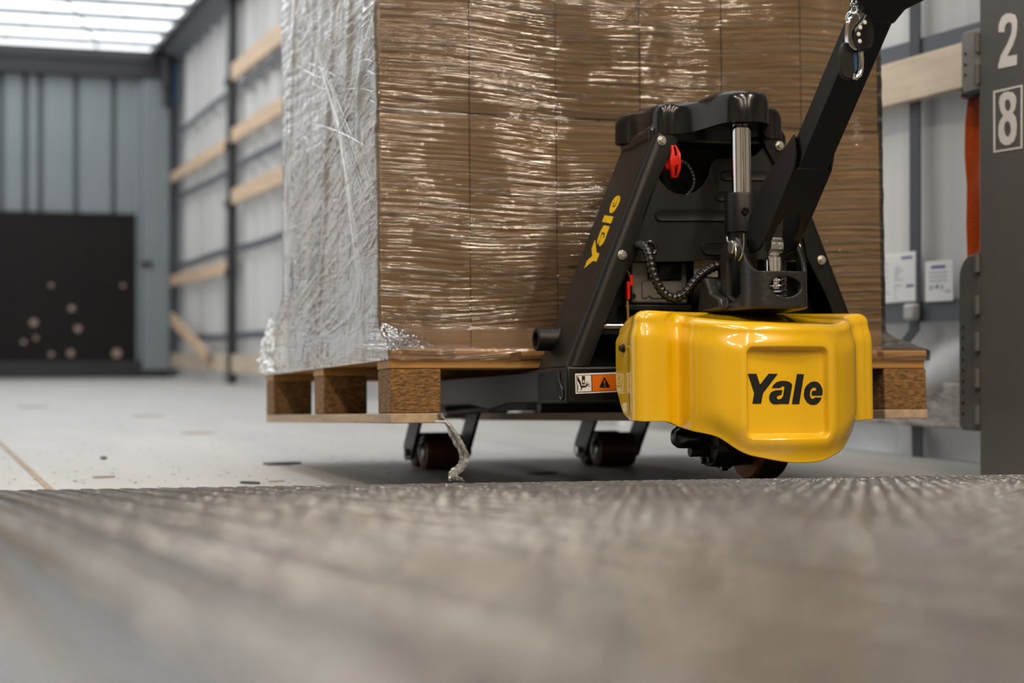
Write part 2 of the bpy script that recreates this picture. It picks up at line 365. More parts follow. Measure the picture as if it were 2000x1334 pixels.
solo('hanging_hose', MB().tube(smoothpoly([(p[0], YF - .12, p[2]) for p in hp], 5, False), [.055] * 12 + [.04] * 9, 10), 'steel_dark', 'black strap end hanging from the far right roof corner', 'strap', (2.21, YF - .12, 2.33))
solo('rope_end', MB().tube(smoothpoly([(2.27, YF - .2, 2.72), (2.275, YF - .22, 2.5), (2.27, YF - .2, 2.36)], 5, False), .012, 8), 'blue_web', 'blue cord beside the black strap in the far roof corner', 'cord', (2.27, YF - .2, 2.36))

# side posts, planks, straps
def post(y, label):
    t = thing('side_post', label, 'post', (2.25, y, 0), group='black side posts')
    build('post_body', MB().box(2.245, 2.295, y - .075, y + .075, 0, 2.77), 'steel_dark', t, bevel=.006)
    for z in (0.78, 1.27, 1.69, 2.15): build('plank_pocket', MB().box(2.232, 2.246, y - .09, y + .09, z, z + .05), 'steel_dark', t, bevel=.003)
post(12.83, 'black steel side post between the two far bays of wooden planks')
post(9.55, 'black steel side post standing beyond the rear of the wrapped load')
post(6.38, 'black steel side post just behind the right side of the wrapped load')
def plank(y0, y1, z0, z1, m, label, grp='wooden side planks', X=2.25):
    mb = MB().box(X, X + .024, y0, y1, z0, z1)
    solo('side_plank', mb, m, label, 'plank', (X, (y0 + y1) / 2, z0), group=grp, bevel=.004)
plank(12.92, 15.78, .795, .890, 'side_wood', 'lower light wooden side plank in the farthest bay next to the corner pillar')
plank(12.92, 15.78, 1.695, 1.785, 'side_wood', 'upper light wooden side plank in the farthest bay next to the corner pillar')
plank(9.64, 12.74, 2.160, 2.285, 'side_wood', 'topmost of three light wooden planks between black post and wrapped load')
plank(9.64, 12.74, 1.718, 1.822, 'side_wood', 'middle of three light wooden planks between black post and wrapped load')
plank(9.64, 12.74, 1.279, 1.389, 'side_wood', 'lowest of three light wooden planks between black post and wrapped load')
plank(12.92, 15.72, .083, .212, 'base_wood', 'low wooden base board near the floor in the farthest bay')
plank(9.64, 12.74, .078, .210, 'base_wood', 'low wooden base board near the floor left of the wrapped load')
plank(3.18, 6.3, .838, .941, 'near_wood', 'knotty pale wooden plank held by the upper grey bracket at right')
plank(3.18, 6.3, .075, .178, 'worn_wood', 'worn whitish wooden board low on the wall right of the pallet')
plank(6.47, 9.46, .078, .210, 'base_wood', 'low wooden base board behind the right side of the wrapped load')
a, b = tX(333, 622, 2.19), tX(400, 692, 2.19)
a = np.array([2.19, a[1], a[2]]); b = np.array([2.19, b[1], 0.20]); d = (b - a) / np.linalg.norm(b - a); nrm = np.array([0, -d[2], d[1]])
solo('leaning_plank', MB().prism([a - nrm * .05, b - nrm * .05, b + nrm * .05, a + nrm * .05], (.026, 0, 0)), 'side_wood', 'short wooden plank leaning diagonally by the far corner pillar', 'plank', (2.19, 14.5, .2), bevel=.004)
for z, t in ((.318, 'lowest'), (.940, 'second lowest'), (1.525, 'third lowest'), (2.09, 'highest')):
    mb = MB(); n = 60; rings = []
    for i in range(n + 1):
        y = 3.0 + (YF - .05 - 3.0) * i / n; s = 0.006 * math.sin(y * 2.1 + z * 5); rings.append([(2.282, y, z + s), (2.282, y, z + s + .049), (2.287, y, z + s + .049), (2.287, y, z + s)])
    mb.loft(rings)
    solo('curtain_strap', mb, 'webbing', '%s of the dark grey webbing straps running along the right curtain' % t, 'strap', (2.285, 9, z), group='horizontal curtain straps')
vs = thing('webbing_strap', 'dark vertical webbing strap with grey buckle between the two paper notices', 'strap', (2.28, 3.70, 0))
build('upper_band', MB().box(2.276, 2.280, 3.679, 3.724, .345, 2.76), 'webbing_dark', vs)
rings = [[(2.276 + e, y0 + dx, z) for dx, e in ((0, 0), (.045, 0), (.045, .003), (0, .003))] for z, y0, e in ((.345, 3.679, 0), (.30, 3.683, 0), (.257, 3.745, 0), (.22, 3.76, 0), (.16, 3.70, 0), (.09, 3.672, 0), (-.004, 3.668, 0))]
build('lower_band', MB().loft(rings), 'webbing_dark', vs)
build('buckle', MB().box(2.255, 2.276, 3.672, 3.722, .322, .362), 'plastic_grey', vs, bevel=.008, seg=3)

def notice(name, p0, p1, label, rows, title):
    X = 2.2755; a = tX(*p0, X); b = tX(*p1, X); t = thing(name, label, 'notice', (X, a[1], b[2]), group='paper notices on the curtain')
    y0, y1, z1, z0 = a[1], b[1], a[2], b[2]     # y0 > y1 : left edge is deeper
    build('sheet', MB().box(X, X + .0015, y1, y0, z0, z1), 'paper', t, smooth=False)
    W, H = y0 - y1, z1 - z0
    def blk(u0, u1, v0, v1, m, nm):
        build(nm, MB().box(X - .0006, X, y0 - u1 * W, y0 - u0 * W, z1 - v1 * H, z1 - v0 * H), m, t, smooth=False)
    for (u0, u1, v0, v1) in title: blk(u0, u1, v0, v1, 'print_blue', 'printed_title')
    for (u0, u1, v0, v1) in rows: blk(u0, u1, v0, v1, 'print_grey', 'printed_line')
rows1 = [(0.04, .04 + .2 * random.uniform(.5, 1.4), v, v + .018) for v in np.arange(.1, .95, .055)] + [(.42, .42 + .25 * random.random(), v, v + .02) for v in np.arange(.3, .9, .06)]
notice('wall_notice', (1718, 497), (1788, 588), 'larger white printed notice on the curtain left of the dark strap', rows1, [(.62, .92, .09, .14), (.75, .95, .66, .71)])
rows2 = [(.15, .8, v, v + .028) for v in (.28, .38, .48)] + [(.15, .3, .60, .64), (.15, .3, .67, .71), (.55, .66, .60, .64), (.55, .66, .67, .71), (.72, .92, .74, .78)]
notice('wall_notice', (1807, 511), (1861, 587), 'smaller white printed notice on the curtain right of the dark strap', rows2, [(.22, .74, .12, .19), (.38, .48, .60, .68)])

# rear corner pillar with the painted figures
rp = thing('rear_pillar', 'dark grey steel rear pillar marked with a white 2 and a boxed 8', 'pillar', (2.1, 2.74, 0))
build('column', MB().box(1.95, 2.34, 2.50, 2.943, 0, 2.9), 'pillar_grey', rp, bevel=.006)
def onpil(u, v, d):      # (u, v) in 1/1000 of the photo crop, placed on the pillar's inner face
    q = tX(1560 + u * 1000 / 4.448, -v * 1000 / 4.448, 1.95); return (1.95 - d, q[1], q[2])
two = [(1738, 280), (1742, 210), (1765, 150), (1800, 120), (1840, 115), (1880, 130), (1897, 175), (1898, 240), (1890, 310), (1860, 400), (1812, 490), (1897, 475), (1895, 565), (1735, 598), (1737, 560), (1760, 480), (1815, 380), (1850, 290), (1855, 230), (1850, 200), (1830, 190), (1805, 205), (1790, 240), (1788, 280)]
sc_p = lambda L: [(x / 1000, -y / 1000) for x, y in L]
build('figure_two', flat([sc_p(two)], onpil, .0008), 'decal_white', rp, smooth=False)
eight = [(1742, 890), (1750, 840), (1780, 805), (1820, 795), (1860, 805), (1885, 840), (1890, 885), (1880, 950), (1860, 985), (1885, 1020), (1895, 1090), (1890, 1170), (1870, 1230), (1830, 1260), (1790, 1262), (1755, 1235), (1738, 1180), (1738, 1100), (1750, 1050), (1780, 1005), (1755, 965)]
ell = lambda cx, cy, rx, ry: [(cx + rx * math.cos(2 * PI * i / 24), cy + ry * math.sin(2 * PI * i / 24)) for i in range(24)]
build('figure_eight', flat([sc_p(eight), sc_p(ell(1817, 915, 27, 52)), sc_p(ell(1815, 1120, 31, 68))], onpil, .0008), 'decal_white', rp, smooth=False)
build('figure_frame', flat([sc_p([(1692, 792), (1945, 735), (1943, 1288), (1694, 1328)]), sc_p([(1706, 808), (1931, 755), (1930, 1274), (1708, 1310)])], onpil, .0008), 'decal_white', rp, smooth=False)
for z in (.78, .84, .42, .34, .27, .20, .13): build('hinge_knuckle', MB().cyl((1.948, 2.945, z - .018), (1.948, 2.945, z + .018), .006, 12), 'pillar_grey', rp)
def bracket(z0, z1, y1, label, holes, rad):
    t = thing('plank_bracket', label, 'bracket', (1.955, 2.98, z0), group='grey plank brackets on the pillar')
    y0 = 2.9445; pts = [(y0, z0), (y0, z1)]
    pts += [(y1 - rad + rad * math.sin(k * PI / 12), z1 - rad + rad * math.cos(k * PI / 12)) for k in range(7)] + [(y1, z0 + .01), (y1 - .01, z0)]
    build('plate', MB().prism([(1.952, y, z) for y, z in pts], (.006, 0, 0)), 'bracket_grey' if rad < .02 else 'pillar_grey', t, bevel=.001)
    build('back_flange', MB().box(1.958, 2.25, y1 - .006, y1 - .002, z0 + .02, z1 - .03), 'bracket_grey', t)
    for z in holes: build('hole_disc', MB().cyl((1.9505, y1 - .014, z), (1.9525, y1 - .014, z), .0028, 10), 'void', t)  # holes put in as flat dark discs, their shade in the colour
bracket(.752, .868, 3.004, 'small grey bracket with three holes at the end of the pale plank', (.785, .805, .826), .012)
bracket(.098, .436, 3.013, 'tall dark grey bracket plate with rounded corner on the rear pillar', [.13 + .021 * k for k in range(9)], .045)
op = []
for z, y0, y1 in ((.765, 3.02, 3.05), (.74, 3.008, 3.058), (.70, 3.006, 3.066), (.64, 3.004, 3.068), (.58, 3.006, 3.060), (.50, 3.0, 3.062), (.425, 3.0, 3.058)):
    op.append([(2.0, y0, z), (2.008 + .006 * math.sin(z * 40), (y0 + y1) / 2, z), (2.0, y1, z), (2.004, y1, z), (2.012, (y0 + y1) / 2, z), (2.004, y0, z)])
osr = thing('lashing_strap', 'orange webbing strap hanging between the two grey brackets', 'strap', (2.0, 3.03, .42))
build('webbing', MB().loft(op), 'orange_web', osr)
build('ratchet', MB().box(1.985, 2.012, 2.985, 3.06, .748, .775), 'steel_dark', osr, bevel=.004)
build('pin', MB().cyl((1.975, 3.045, .755), (2.01, 3.045, .755), .006, 12), 'zinc', osr)

# ================================================================== dock leveller and hall
ZC = lambda X, Y: 0.0577 - 0.0095 * (X - 1.27) - 0.0614 * (Y - 2.46)      # deck surface
dl = thing('dock_leveller', 'grey steel checker plate ramp of the loading dock in the foreground', 'ramp', (1.0, 2.46, .05))
X0, X1 = -0.85, 2.15
deck = MB().add([(X0, -.62, ZC(X0, -.62)), (X1, -.62, ZC(X1, -.62)), (X1, 2.46, ZC(X1, 2.46)), (X0, 2.46, ZC(X0, 2.46))], [(0, 1, 2, 3)])
deck = MB().prism(deck.v, (0, 0, -.012))
build('deck_plate', deck, 'tread_steel', dl, smooth=False)
lip = MB().prism([(-.12, 2.46, ZC(-.12, 2.46)), (1.8, 2.46, ZC(1.8, 2.46)), (1.8, 2.86, .0155), (-.12, 2.86, .030)], (0, 0, -.012))
build('lip_plate', lip, 'tread_steel', dl, smooth=False)
lug = MB(); sx, sy = 0.026, 0.030
for i in range(int((X1 - X0) / sx)):
    for j in range(int(3.0 / sy)):
        cx = X0 + .02 + i * sx; cy = -.55 + j * sy + (.5 * sy if i % 2 else 0)
        if cy > 2.45 or abs(cx - 0.35 * max(cy, 0)) > 0.35 + 0.75 * max(cy, 0): continue
        a = 0.45 if i % 2 else -0.45
        ca, sa = math.cos(a) * .0125, math.sin(a) * .0125; wa, wb = -math.sin(a) * .0036, math.cos(a) * .0036
        cx += random.uniform(-.002, .002); t = .0013
        lo = [(cx - ca - 0 * wa, cy - sa), (cx + wa, cy + wb), (cx + ca, cy + sa), (cx - wa, cy - wb)]
        zz = lambda p: ZC(p[0], p[1])
        vsn = [(p[0], p[1], zz(p) - .0002) for p in lo] + [(cx + (p[0] - cx) * .62, cy + (p[1] - cy) * .62, zz(p) + t) for p in lo]
        lug.add(vsn, [(4, 5, 6, 7), (0, 1, 5, 4), (1, 2, 6, 5), (2, 3, 7, 6), (3, 0, 4, 7)])
build('tread_lugs', lug, 'tread_steel', dl, smooth=False, kind='stuff', fix=False)
# hall round the dock: floor, walls, ceiling, strip lamps
struct('floor_hall', MB().box(-7, 9, -12, -.63, -.1, .24).box(-7, X0 - .01, -.63, 2.2, -.1, .235).box(X1 + .01, 9, -.63, 2.2, -.1, .235).box(X0, X1, -.63, 2.55, -.2, -.1), 'concrete', smooth=False)
struct('wall_dock', MB().box(-7, -.88, 2.25, 2.45, -.1, 6.5).box(2.18, 9, 2.25, 2.45, -.1, 6.5).box(-.88, 2.18, 2.25, 2.45, 3.1, 6.5), 'hall_wall', smooth=False)
struct('wall_hall_back', MB().box(-7, 9, -12.2, -12, -.1, 6.5), 'hall_wall', smooth=False)
struct('wall_hall_left', MB().box(-7.2, -7, -12.2, 2.45, -.1, 6.5), 'hall_wall', smooth=False)
struct('wall_hall_right', MB().box(9, 9.2, -12.2, 2.45, -.1, 6.5), 'hall_wall', smooth=False)
struct('ceiling_hall', MB().box(-7.2, 9.2, -12.2, 2.45, 6.5, 6.7), 'hall_roof', smooth=False)
# dock shelter closing the gap between hall and trailer
struct('trim_5', MB().box(-1.0, XL - .06, 2.47, 2.7, -.1, 3.2).box(2.35, 2.6, 2.45, 2.95, -.1, 3.2).box(-1.0, 2.6, 2.45, 2.7, 2.94, 3.3), 'rubber', smooth=False)
hous = None
lamp_data = bpy.data.lights.new('lamp_light', 'AREA'); lamp_data.shape = 'RECTANGLE'; lamp_data.size = 0.24; lamp_data.size_y = 1.5
lamp_data.energy = 106; lamp_data.color = (1.0, 0.85, 0.66)
rb = MB().cyl((0, 0, .1), (0, 0, .9), .006, 6); rodm = bpy.data.meshes.new('lamp_rod'); rodm.from_pydata(rb.v, [], rb.f); rodm.materials.append(MATS['lamp_white']); rodm.update()
rowsx = (-2.4, 0.5, 3.4)
for i, X in enumerate(rowsx):
    for j, Y in enumerate((-8.2, -5.6, -3.0, -0.6)):
        if hous is None:
            hous = MB().prism([(-.15, -.8, .05), (.15, -.8, .05), (.12, -.8, .11), (-.12, -.8, .11)], (0, 1.6, 0)); h_me = build('lamp_housing', hous, 'lamp_white', None)
            t_me = build('lamp_tube', MB().box(-.12, .12, -.75, .75, .02, .049), 'lamp_tube', None, smooth=False)
            hm, tm = h_me.data, t_me.data; bpy.data.objects.remove(h_me); bpy.data.objects.remove(t_me)
        L_ = bpy.data.objects.new('ceiling_lamp', None); col.objects.link(L_); L_.location = (X, Y, 5.6)
        tag(L_, 'warm white strip lamp under the hall ceiling, outside the picture', 'lamp', 'hall strip lamps')
        link('lamp_housing', hm, L_); link('lamp_tube', tm, L_)
        li = bpy.data.objects.new('lamp_light', lamp_data); col.objects.link(li); li.parent = L_; li.location = (0, 0, .012)
        for yy in (-.5, .5): link('lamp_rod', rodm, L_).location = (0, yy, 0)
# ================================================================== PALLET
pal = thing('pallet', 'wooden block pallet lifted on the forks under the wrapped cartons', 'pallet', (0, 0, 0), PM)
BW, BD = .087, .090; zb, zk, zs, zd = .0162, .0902, .1050, .1228
xs_b = [(0, BW), (.5 - BW / 2, .5 + BW / 2), (1 - BW, 1)]; ys_b = [(0, BD), (.5275, .5275 + BD), (1.055, 1.055 + BD)]
for i, (x0, x1) in enumerate(xs_b):
    build('bottom_board', MB().box(x0, x1 + (.002 if i == 0 else 0), .0, 1.145, 0, zb), 'cool_wood', pal, bevel=.0015)
    for (y0, y1) in ys_b:
        build('block', MB().box(x0 + .0005, x1 - .0005, y0 + .0015, y1, zb, zk), 'chipboard', pal, bevel=.003)
build('cross_board', MB().box(BW + .002, 1 - BW, 1.06, 1.14, .003, zb), 'cool_wood', pal, bevel=.0015)
for (y0, y1) in ys_b: build('stringer_board', MB().box(-.0005, .9955, y0 + .001, y1, zk, zs), 'pallet_top', pal, bevel=.0015)
for (x0, x1) in ((.002, .090), (.109, .208), (.226, .325), (.344, .443), (.462, .552), (.571, .670), (.689, .788), (.807, .900), (.912, 1.0)):
    build('deck_board', MB().box(x0, x1, .0, 1.145, zs, zd), 'pallet_top', pal, bevel=.002)

# ================================================================== CARTONS
CW, CD, CH = .1600, .2835, .4120
def carton_mesh():
    mb = MB(); g = .0012
    mb.box(g, CW - g, g, CD - g, .001, CH - .004)
    mb.box(g, CW / 2 - .0012, g, CD - g, CH - .004, CH - .001).box(CW / 2 + .0012, CW - g, g, CD - g, CH - .004, CH - .001)
    o = build('tmp', mb, 'carton', None, bevel=.0055, seg=2); return o
proto = carton_mesh()
dg = bpy.context.evaluated_depsgraph_get(); cme = bpy.data.meshes.new_from_object(proto.evaluated_get(dg)); cme.name = 'carton'; finish(cme)
bpy.data.objects.remove(proto)
ordn = ['leftmost', 'second', 'third', 'fourth', 'fifth', 'rightmost']
for lay, z in ((0, zd), (1, zd + CH)):
    ln = 'lower' if lay == 0 else 'upper'
    for c in range(6):
        for r in range(3):
            if r > 0 and 0 < c < 5: continue
            o = link('carton', cme); dx = random.uniform(-.0012, .0012); dy = random.uniform(0, .003)
            o.matrix_world = PM @ Matrix.Translation((.0085 + c * CW + dx, .1005 + r * CD + dy, z))
            if r == 0:
                lab = '%s brown carton from the left in the %s layer of the pallet front' % (ordn[c], ln) if 0 < c < 5 else '%s brown carton in the %s layer of the pallet front' % (ordn[c], ln)
            else:
                side = 'left' if c == 0 else 'right'
                lab = '%s layer brown carton on the %s side of the load, %s row' % (ln, side, ['front', 'middle', 'rearmost'][r])
            tag(o, lab, 'box', 'cartons stacked on the pallet')

# ================================================================== STRETCH FILM
from mathutils import noise as mnoise
def nz(x, y, z): return mnoise.noise(Vector((x, y, z)))
film = thing('stretch_film', 'clear crinkled stretch film wrapped round the brown cartons and pallet deck', 'plastic film', (.5, .57, .105), PM)
def outline(x0, x1, y0, y1, nf, nl):
    P = []
    P += [(x0, y1 + (y0 - y1) * k / nl, 'L') for k in range(nl)]
    P += [(x0 + (x1 - x0) * k / nf, y0, 'F') for k in range(nf)]
    P += [(x1, y0 + (y1 - y0) * k / 60, 'R') for k in range(60)]
    P += [(x1 + (x0 - x1) * k / 60, y1, 'B') for k in range(60)]
    return P
nf, nl = 200, 170
bo = outline(.0040, .9712, .0955, .956, nf, nl); po = outline(-.004, 1.004, -.004, 1.149, nf, nl)
zl = list(np.linspace(.1045, .123, 5)) + list(np.linspace(.128, .30, 30)) + list(np.linspace(.308, .952, 84))
rings = []
for z in zl:
    ring = []
    for (bx, by, sd), (qx, qy, _) in zip(bo, po):
        yy = max(0, min(1, qy / 1.145)); za = .1215 + .045 * yy; zb2 = .166 + .11 * yy
        t = float(sstep(za, zb2, z)); t = t ** .7
        x = qx + (bx - qx) * t; y = qy + (by - qy) * t
        edge = min(1, (z - .104) / .02)
        if sd == 'L':
            u = by * 3.0
            d = .0035 * abs(nz(u * 2.2, z * 5, 3)) + .0055 * max(0, nz(u * 5 + z * 4, z * 2.5, 7)) + .0022 * abs(nz(u * 4 - z * 7, (z + .35 * by) * 38, 1))
            hang = .006 * math.exp(-((z - .535) / .03) ** 2)
            x -= d * edge * (1.6 if z > .45 else 1.0) - 0 * hang
        elif sd == 'F':
            d = .0012 * abs(nz(bx * 5, z * 60 + bx * 6, 2)) + .0010 * max(0, nz(bx * 2, z * 14, 5))
            hang = -.0028 * math.exp(-((z - .535) / .006) ** 2)
            y -= d * edge + hang * 0.6
            if z < .17: y -= .006 * max(0, nz(bx * 30, z * 22, 9)) * float(1 - sstep(0, .12, bx)) 
        elif sd == 'R': x += .003 * abs(nz(by * 3, z * 30, 4)) * edge
        ring.append((x, y, z))
    rings.append(ring)
fw = build('film_wrap', MB().loft(rings, cap=False), 'film', film, angle=180, fix=True)
fw.data.materials.append(MATS['film_side_sheen'])
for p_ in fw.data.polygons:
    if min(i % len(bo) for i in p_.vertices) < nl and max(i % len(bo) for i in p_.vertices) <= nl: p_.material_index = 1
st = MB()
def strand(p, q, r, sag):
    p, q = np.array(p), np.array(q); pts = [p + (q - p) * t + np.array([0, 0, sag * 4 * t * (1 - t)]) for t in np.linspace(0, 1, 6)]
    st.tube(pts, [r * (.1 + 1.0 * math.sin(PI * (.08 + .84 * k / 5))) for k in range(6)], 4)
for i in range(1500):  # strands of gathered film; the short metallic ones are added for sparkle
    z = random.choice([random.uniform(.15, .33), random.uniform(.17, .42), random.uniform(.17, .95), random.gauss(.70, .06)])
    x0 = random.choice([random.uniform(.01, .93), random.uniform(.15, .55)]); L = random.uniform(.004, .03) if i % 4 else random.uniform(.04, .20)
    zz = z + .018 * nz(x0 * 3, z * 4, 2); sl = .18 * nz(x0 * 2.1, z * 3, 6) + random.gauss(0, .02); x1 = min(.968, x0 + L)
    strand((x0, .0936, zz), (x1, .0936, zz + (x1 - x0) * sl), random.uniform(.00012, .00042) * (1.3 if L < .03 else .8), random.uniform(-.001, .001))
for i in range(190):
    z = random.uniform(.14, .92); y0 = random.uniform(.12, .9); L = random.uniform(.08, .5); y1 = max(.1, y0 - L); sl = random.uniform(.1, .42) if z < .55 else random.uniform(-.3, .5)
    xx = .0005 - .004 * random.random()
    strand((xx, y0, z), (xx, y1, min(.95, z + (y0 - y1) * sl)), random.uniform(.0003, .0010), random.uniform(-.012, .012))
for i in range(18):   # long fan of strands pulled across the left side
    strand((-.003, .66 - .016 * i + random.uniform(-.01, .01), .80 - .012 * i + random.uniform(-.02, .02)), (-.002, .104 + .006 * i, .40 - .012 * i + random.uniform(-.01, .01)), random.uniform(.0002, .0005), random.uniform(-.004, .004))
build('film_strands', st, 'film_strand', film, kind='stuff', fix=False)
# crumpled bunch at the rear left foot of the load
cr = MB(); n1, n2 = 40, 46; g = []
for i in range(n1 + 1):
    for j in range(n2 + 1):
        y = 1.0 + .155 * i / n1; z = .112 + .145 * j / n2
        lim = 1 - float(sstep(.55, 1.0, (z - .11) / (.05 + .12 * i / n1)))
        yb = .952 + (1.15 - .952) * (1 - float(sstep(.15, .27, z)))
        y = min(y, yb + .006)
        d = abs(nz(y * 55, z * 55, 1)) * .020 + abs(nz(y * 120, z * 120, 4)) * .009
        g.append((-.005 - d, y + .012 * nz(y * 60, z * 60, 8), z + .010 * nz(y * 50, z * 50, 11)))
cr.add(g, [(i * (n2 + 1) + j, (i + 1) * (n2 + 1) + j, (i + 1) * (n2 + 1) + j + 1, i * (n2 + 1) + j + 1) for i in range(n1) for j in range(n2)])
build('crumpled_film', cr, 'film_bunch', film, angle=25, fix=False)
# film gathered over the front left corner of the deck
cw = MB(); g = []; n1, n2 = 40, 26
for i in range(n1 + 1):
    for j in range(n2 + 1):
        u, v = i / n1, j / n2
        a = np.array([.003 + .10 * u, .0930, .172 - .035 * u]); b = np.array([-.005 + .085 * u, -.0065, .1215 - .004 * u]); 
        p = a + (b - a) * v; p[2] -= .010 * math.sin(PI * v); p[1] -= .002
        p += np.array([nz(u * 9, v * 30, 1) * .004, -abs(nz(u * 26, v * 5, 2)) * .006 * (1 - .5 * u), nz(u * 30, v * 4, 3) * .005])
        g.append(p)
cw.add(g, [(i * (n2 + 1) + j, (i + 1) * (n2 + 1) + j, (i + 1) * (n2 + 1) + j + 1, i * (n2 + 1) + j + 1) for i in range(n1) for j in range(n2)])
build('gathered_film', cw, 'film_bunch', film, angle=25, fix=False)
# torn tail of film hanging from the front block
tl = MB()
base = [ony(px, py, -.006) for px, py in ((858, 808), (872, 826), (888, 850), (900, 872), (908, 893), (902, 912), (888, 924), (884, 934), (896, 936), (905, 940))]
for k in range(9):
    off = np.array([random.uniform(-.004, .004), random.uniform(-.006, .006), random.uniform(-.003, .003)])
    pts = [np.array(p) + off * (1.6 if i > 1 else .5) + np.array([.003 * nz(i * .9, k * 3, 0), .003 * nz(i, k, 5), 0]) for i, p in enumerate(base)]
    if k < 4: pts[0] = ony(845 + 6 * k, 824, -.003); 
    pts = smoothpoly(pts, 6, False)[: int(6 * 9 * random.uniform(.72, 1.0))]
    tl.tube(pts, [random.uniform(.0012, .0032) * (1 if i < len(pts) - 4 else .5) for i in range(len(pts))], 6)
build('film_tail', tl, 'film_bunch', film, kind='stuff', fix=False)

# ================================================================== PALLET TRUCK
XT = .507
trk = thing('pallet_truck', 'black electric pallet truck with glossy yellow drive cover and tiller', 'pallet truck', (XT, -.285, -.0915), PM)
T = lambda name, mb, m, **k: build(name, mb, m, trk, **k)
# --- drive cover
cv = np.array([(.2900, -.272, .055, .142), (.2890, -.300, .018, .152), (.2885, -.325, .005, .156), (.2862, -.342, .002, .158), (.2885, -.354, .002, .158), (.2985, -.3625, .001, .158), (.3200, -.364, .001, .157), (.3380, -.361, .000, .156), (.3520, -.353, -.004, .154), (.3620, -.353, -.0085, .152), (.3690, -.380, -.014, .148), (.3950, -.413, -.0238, .143), (.4290, -.4305, -.046, .140), (.460, -.437, -.0545, .139), (.507, -.440, -.062, .1375), (.554, -.437, -.062, .137), (.585, -.4285, -.0545, .137), (.6150, -.409, -.044, .139), (.6450, -.382, -.022, .146), (.6630, -.350, -.008, .150), (.676, -.325, -.002, .153), (.700, -.312, -.0, .158), (.720, -.300, 0, .160), (.7265, -.275, .001, .160), (.7265, -.215, .01, .155)])
cur = np.array(smoothpoly(cv, 15, False)); NC = len(cur)
tan = np.gradient(cur[:, :2], axis=0); tan /= np.linalg.norm(tan, axis=1)[:, None]; nor = np.stack([tan[:, 1], -tan[:, 0]], 1)   # outward = towards -y on the nose
cen = np.array([XT, -.24]); rings = []
NR = 104
for t in np.linspace(0, 1, NR):
    ring = []
    for k in range(NC):
        x, y, z0, z1 = cur[k]; z = z0 + (z1 - z0) * t
        low = float(1 - sstep(0, .30, t)); nose = float(sstep(.36, .40, x) * (1 - sstep(.64, .68, x)))
        hi = float(sstep(.72, 1.0, t)); z -= .004 * hi; x, y = np.array([x, y]) - nor[k] * (.010 * nose * low * low + .006 * hi * hi)
        # recessed square field with a raised rim
        qx, qz = abs(x - .5035) - .0565, abs(z - .0425) - .0565; sd = math.hypot(max(qx, 0), max(qz, 0)) + min(max(qx, qz), 0) - .010
        if cur[k, 1] < -.39:
            ins = float(sstep(.003, -.005, sd)); rim = math.exp(-((sd - .010) / .009) ** 2)
            y = y * (1 - ins) + ins * -.4235 - rim * .0018
        ring.append((x, y, z))
    rings.append(ring)
top = rings[-1]
for k in range(1, 9):
    a = k / 8 * math.radians(82); ring = []
    for i, p in enumerate(top):
        d = cen - np.array(p[:2]); L = np.linalg.norm(d); d /= L
        ring.append((p[0] + d[0] * .020 * (1 - math.cos(a)), p[1] + d[1] * .020 * (1 - math.cos(a)), p[2] + .015 * math.sin(a)))
    rings.append(ring)
last = rings[-1]
for fr in (.1, .25, .45, .7, .92):
    rings.append([(p[0] + (cen[0] - p[0]) * fr, p[1] + (cen[1] - p[1]) * fr, p[2] + (.171 - p[2]) * float(sstep(0, .8, fr))) for p in last])
cover = T('drive_cover', MB().loft(rings, cap=False, closed=False), 'yellow', angle=60, label='glossy yellow drive cover with a recessed square field')
sol = cover.modifiers.new('shell', 'SOLIDIFY'); sol.thickness = .003; sol.offset = -1
GL = {'Y': [(215, 315), (388, 315), (460, 530), (470, 530), (640, 315), (830, 315), (525, 715), (485, 928), (308, 928), (345, 715)],
 'a': [(708, 605), (740, 545), (800, 490), (870, 465), (945, 460), (1030, 470), (1095, 500), (1120, 535), (1122, 570), (1057, 935), (850, 932), (820, 940), (780, 945), (720, 930), (675, 890), (652, 830), (655, 770), (680, 710), (730, 672), (800, 655), (925, 648), (905, 742), (870, 752), (825, 770), (808, 795), (812, 825), (840, 842), (880, 838), (920, 805), (940, 770), (968, 595), (960, 572), (935, 565), (905, 580), (875, 605)],
 'l': [(1225, 320), (1367, 325), (1270, 935), (1120, 935)],
 'e': [(1740, 762), (1540, 762), (1527, 750), (1532, 680), (1550, 663), (1605, 663), (1622, 645), (1618, 615), (1590, 592), (1555, 595), (1520, 625), (1495, 680), (1488, 740), (1500, 800), (1520, 828), (1550, 832), (1575, 818), (1600, 802), (1732, 802), (1715, 845), (1680, 900), (1630, 940), (1570, 955), (1500, 945), (1430, 900), (1380, 820), (1365, 730), (1380, 630), (1430, 545), (1500, 490), (1580, 472), (1650, 485), (1710, 545), (1745, 630), (1750, 700)]}
def place_front(u, v, d):
    q = ony(1440 + u * 1000 / 10.526, 700 - v * 1000 / 10.526, -.4235); return (q[0], q[1] - d * 1.0 - .0003, q[2])
lg = MB()
for g_ in GL.values():
    m_ = flat([[(x / 1000, -y / 1000) for x, y in g_]], place_front, .0006); lg.add(m_.v, m_.f)
build('front_lettering', lg, 'decal_black', cover, smooth=False, label='bold black four-letter wordmark on the cover')
build('cover_screw', MB().cyl((.2895, -.309, .1125), (.2865, -.309, .1125), .0066, 14).cyl((.2865, -.309, .1125), (.2820, -.309, .1125), .0048, 14), 'black_gloss', cover)
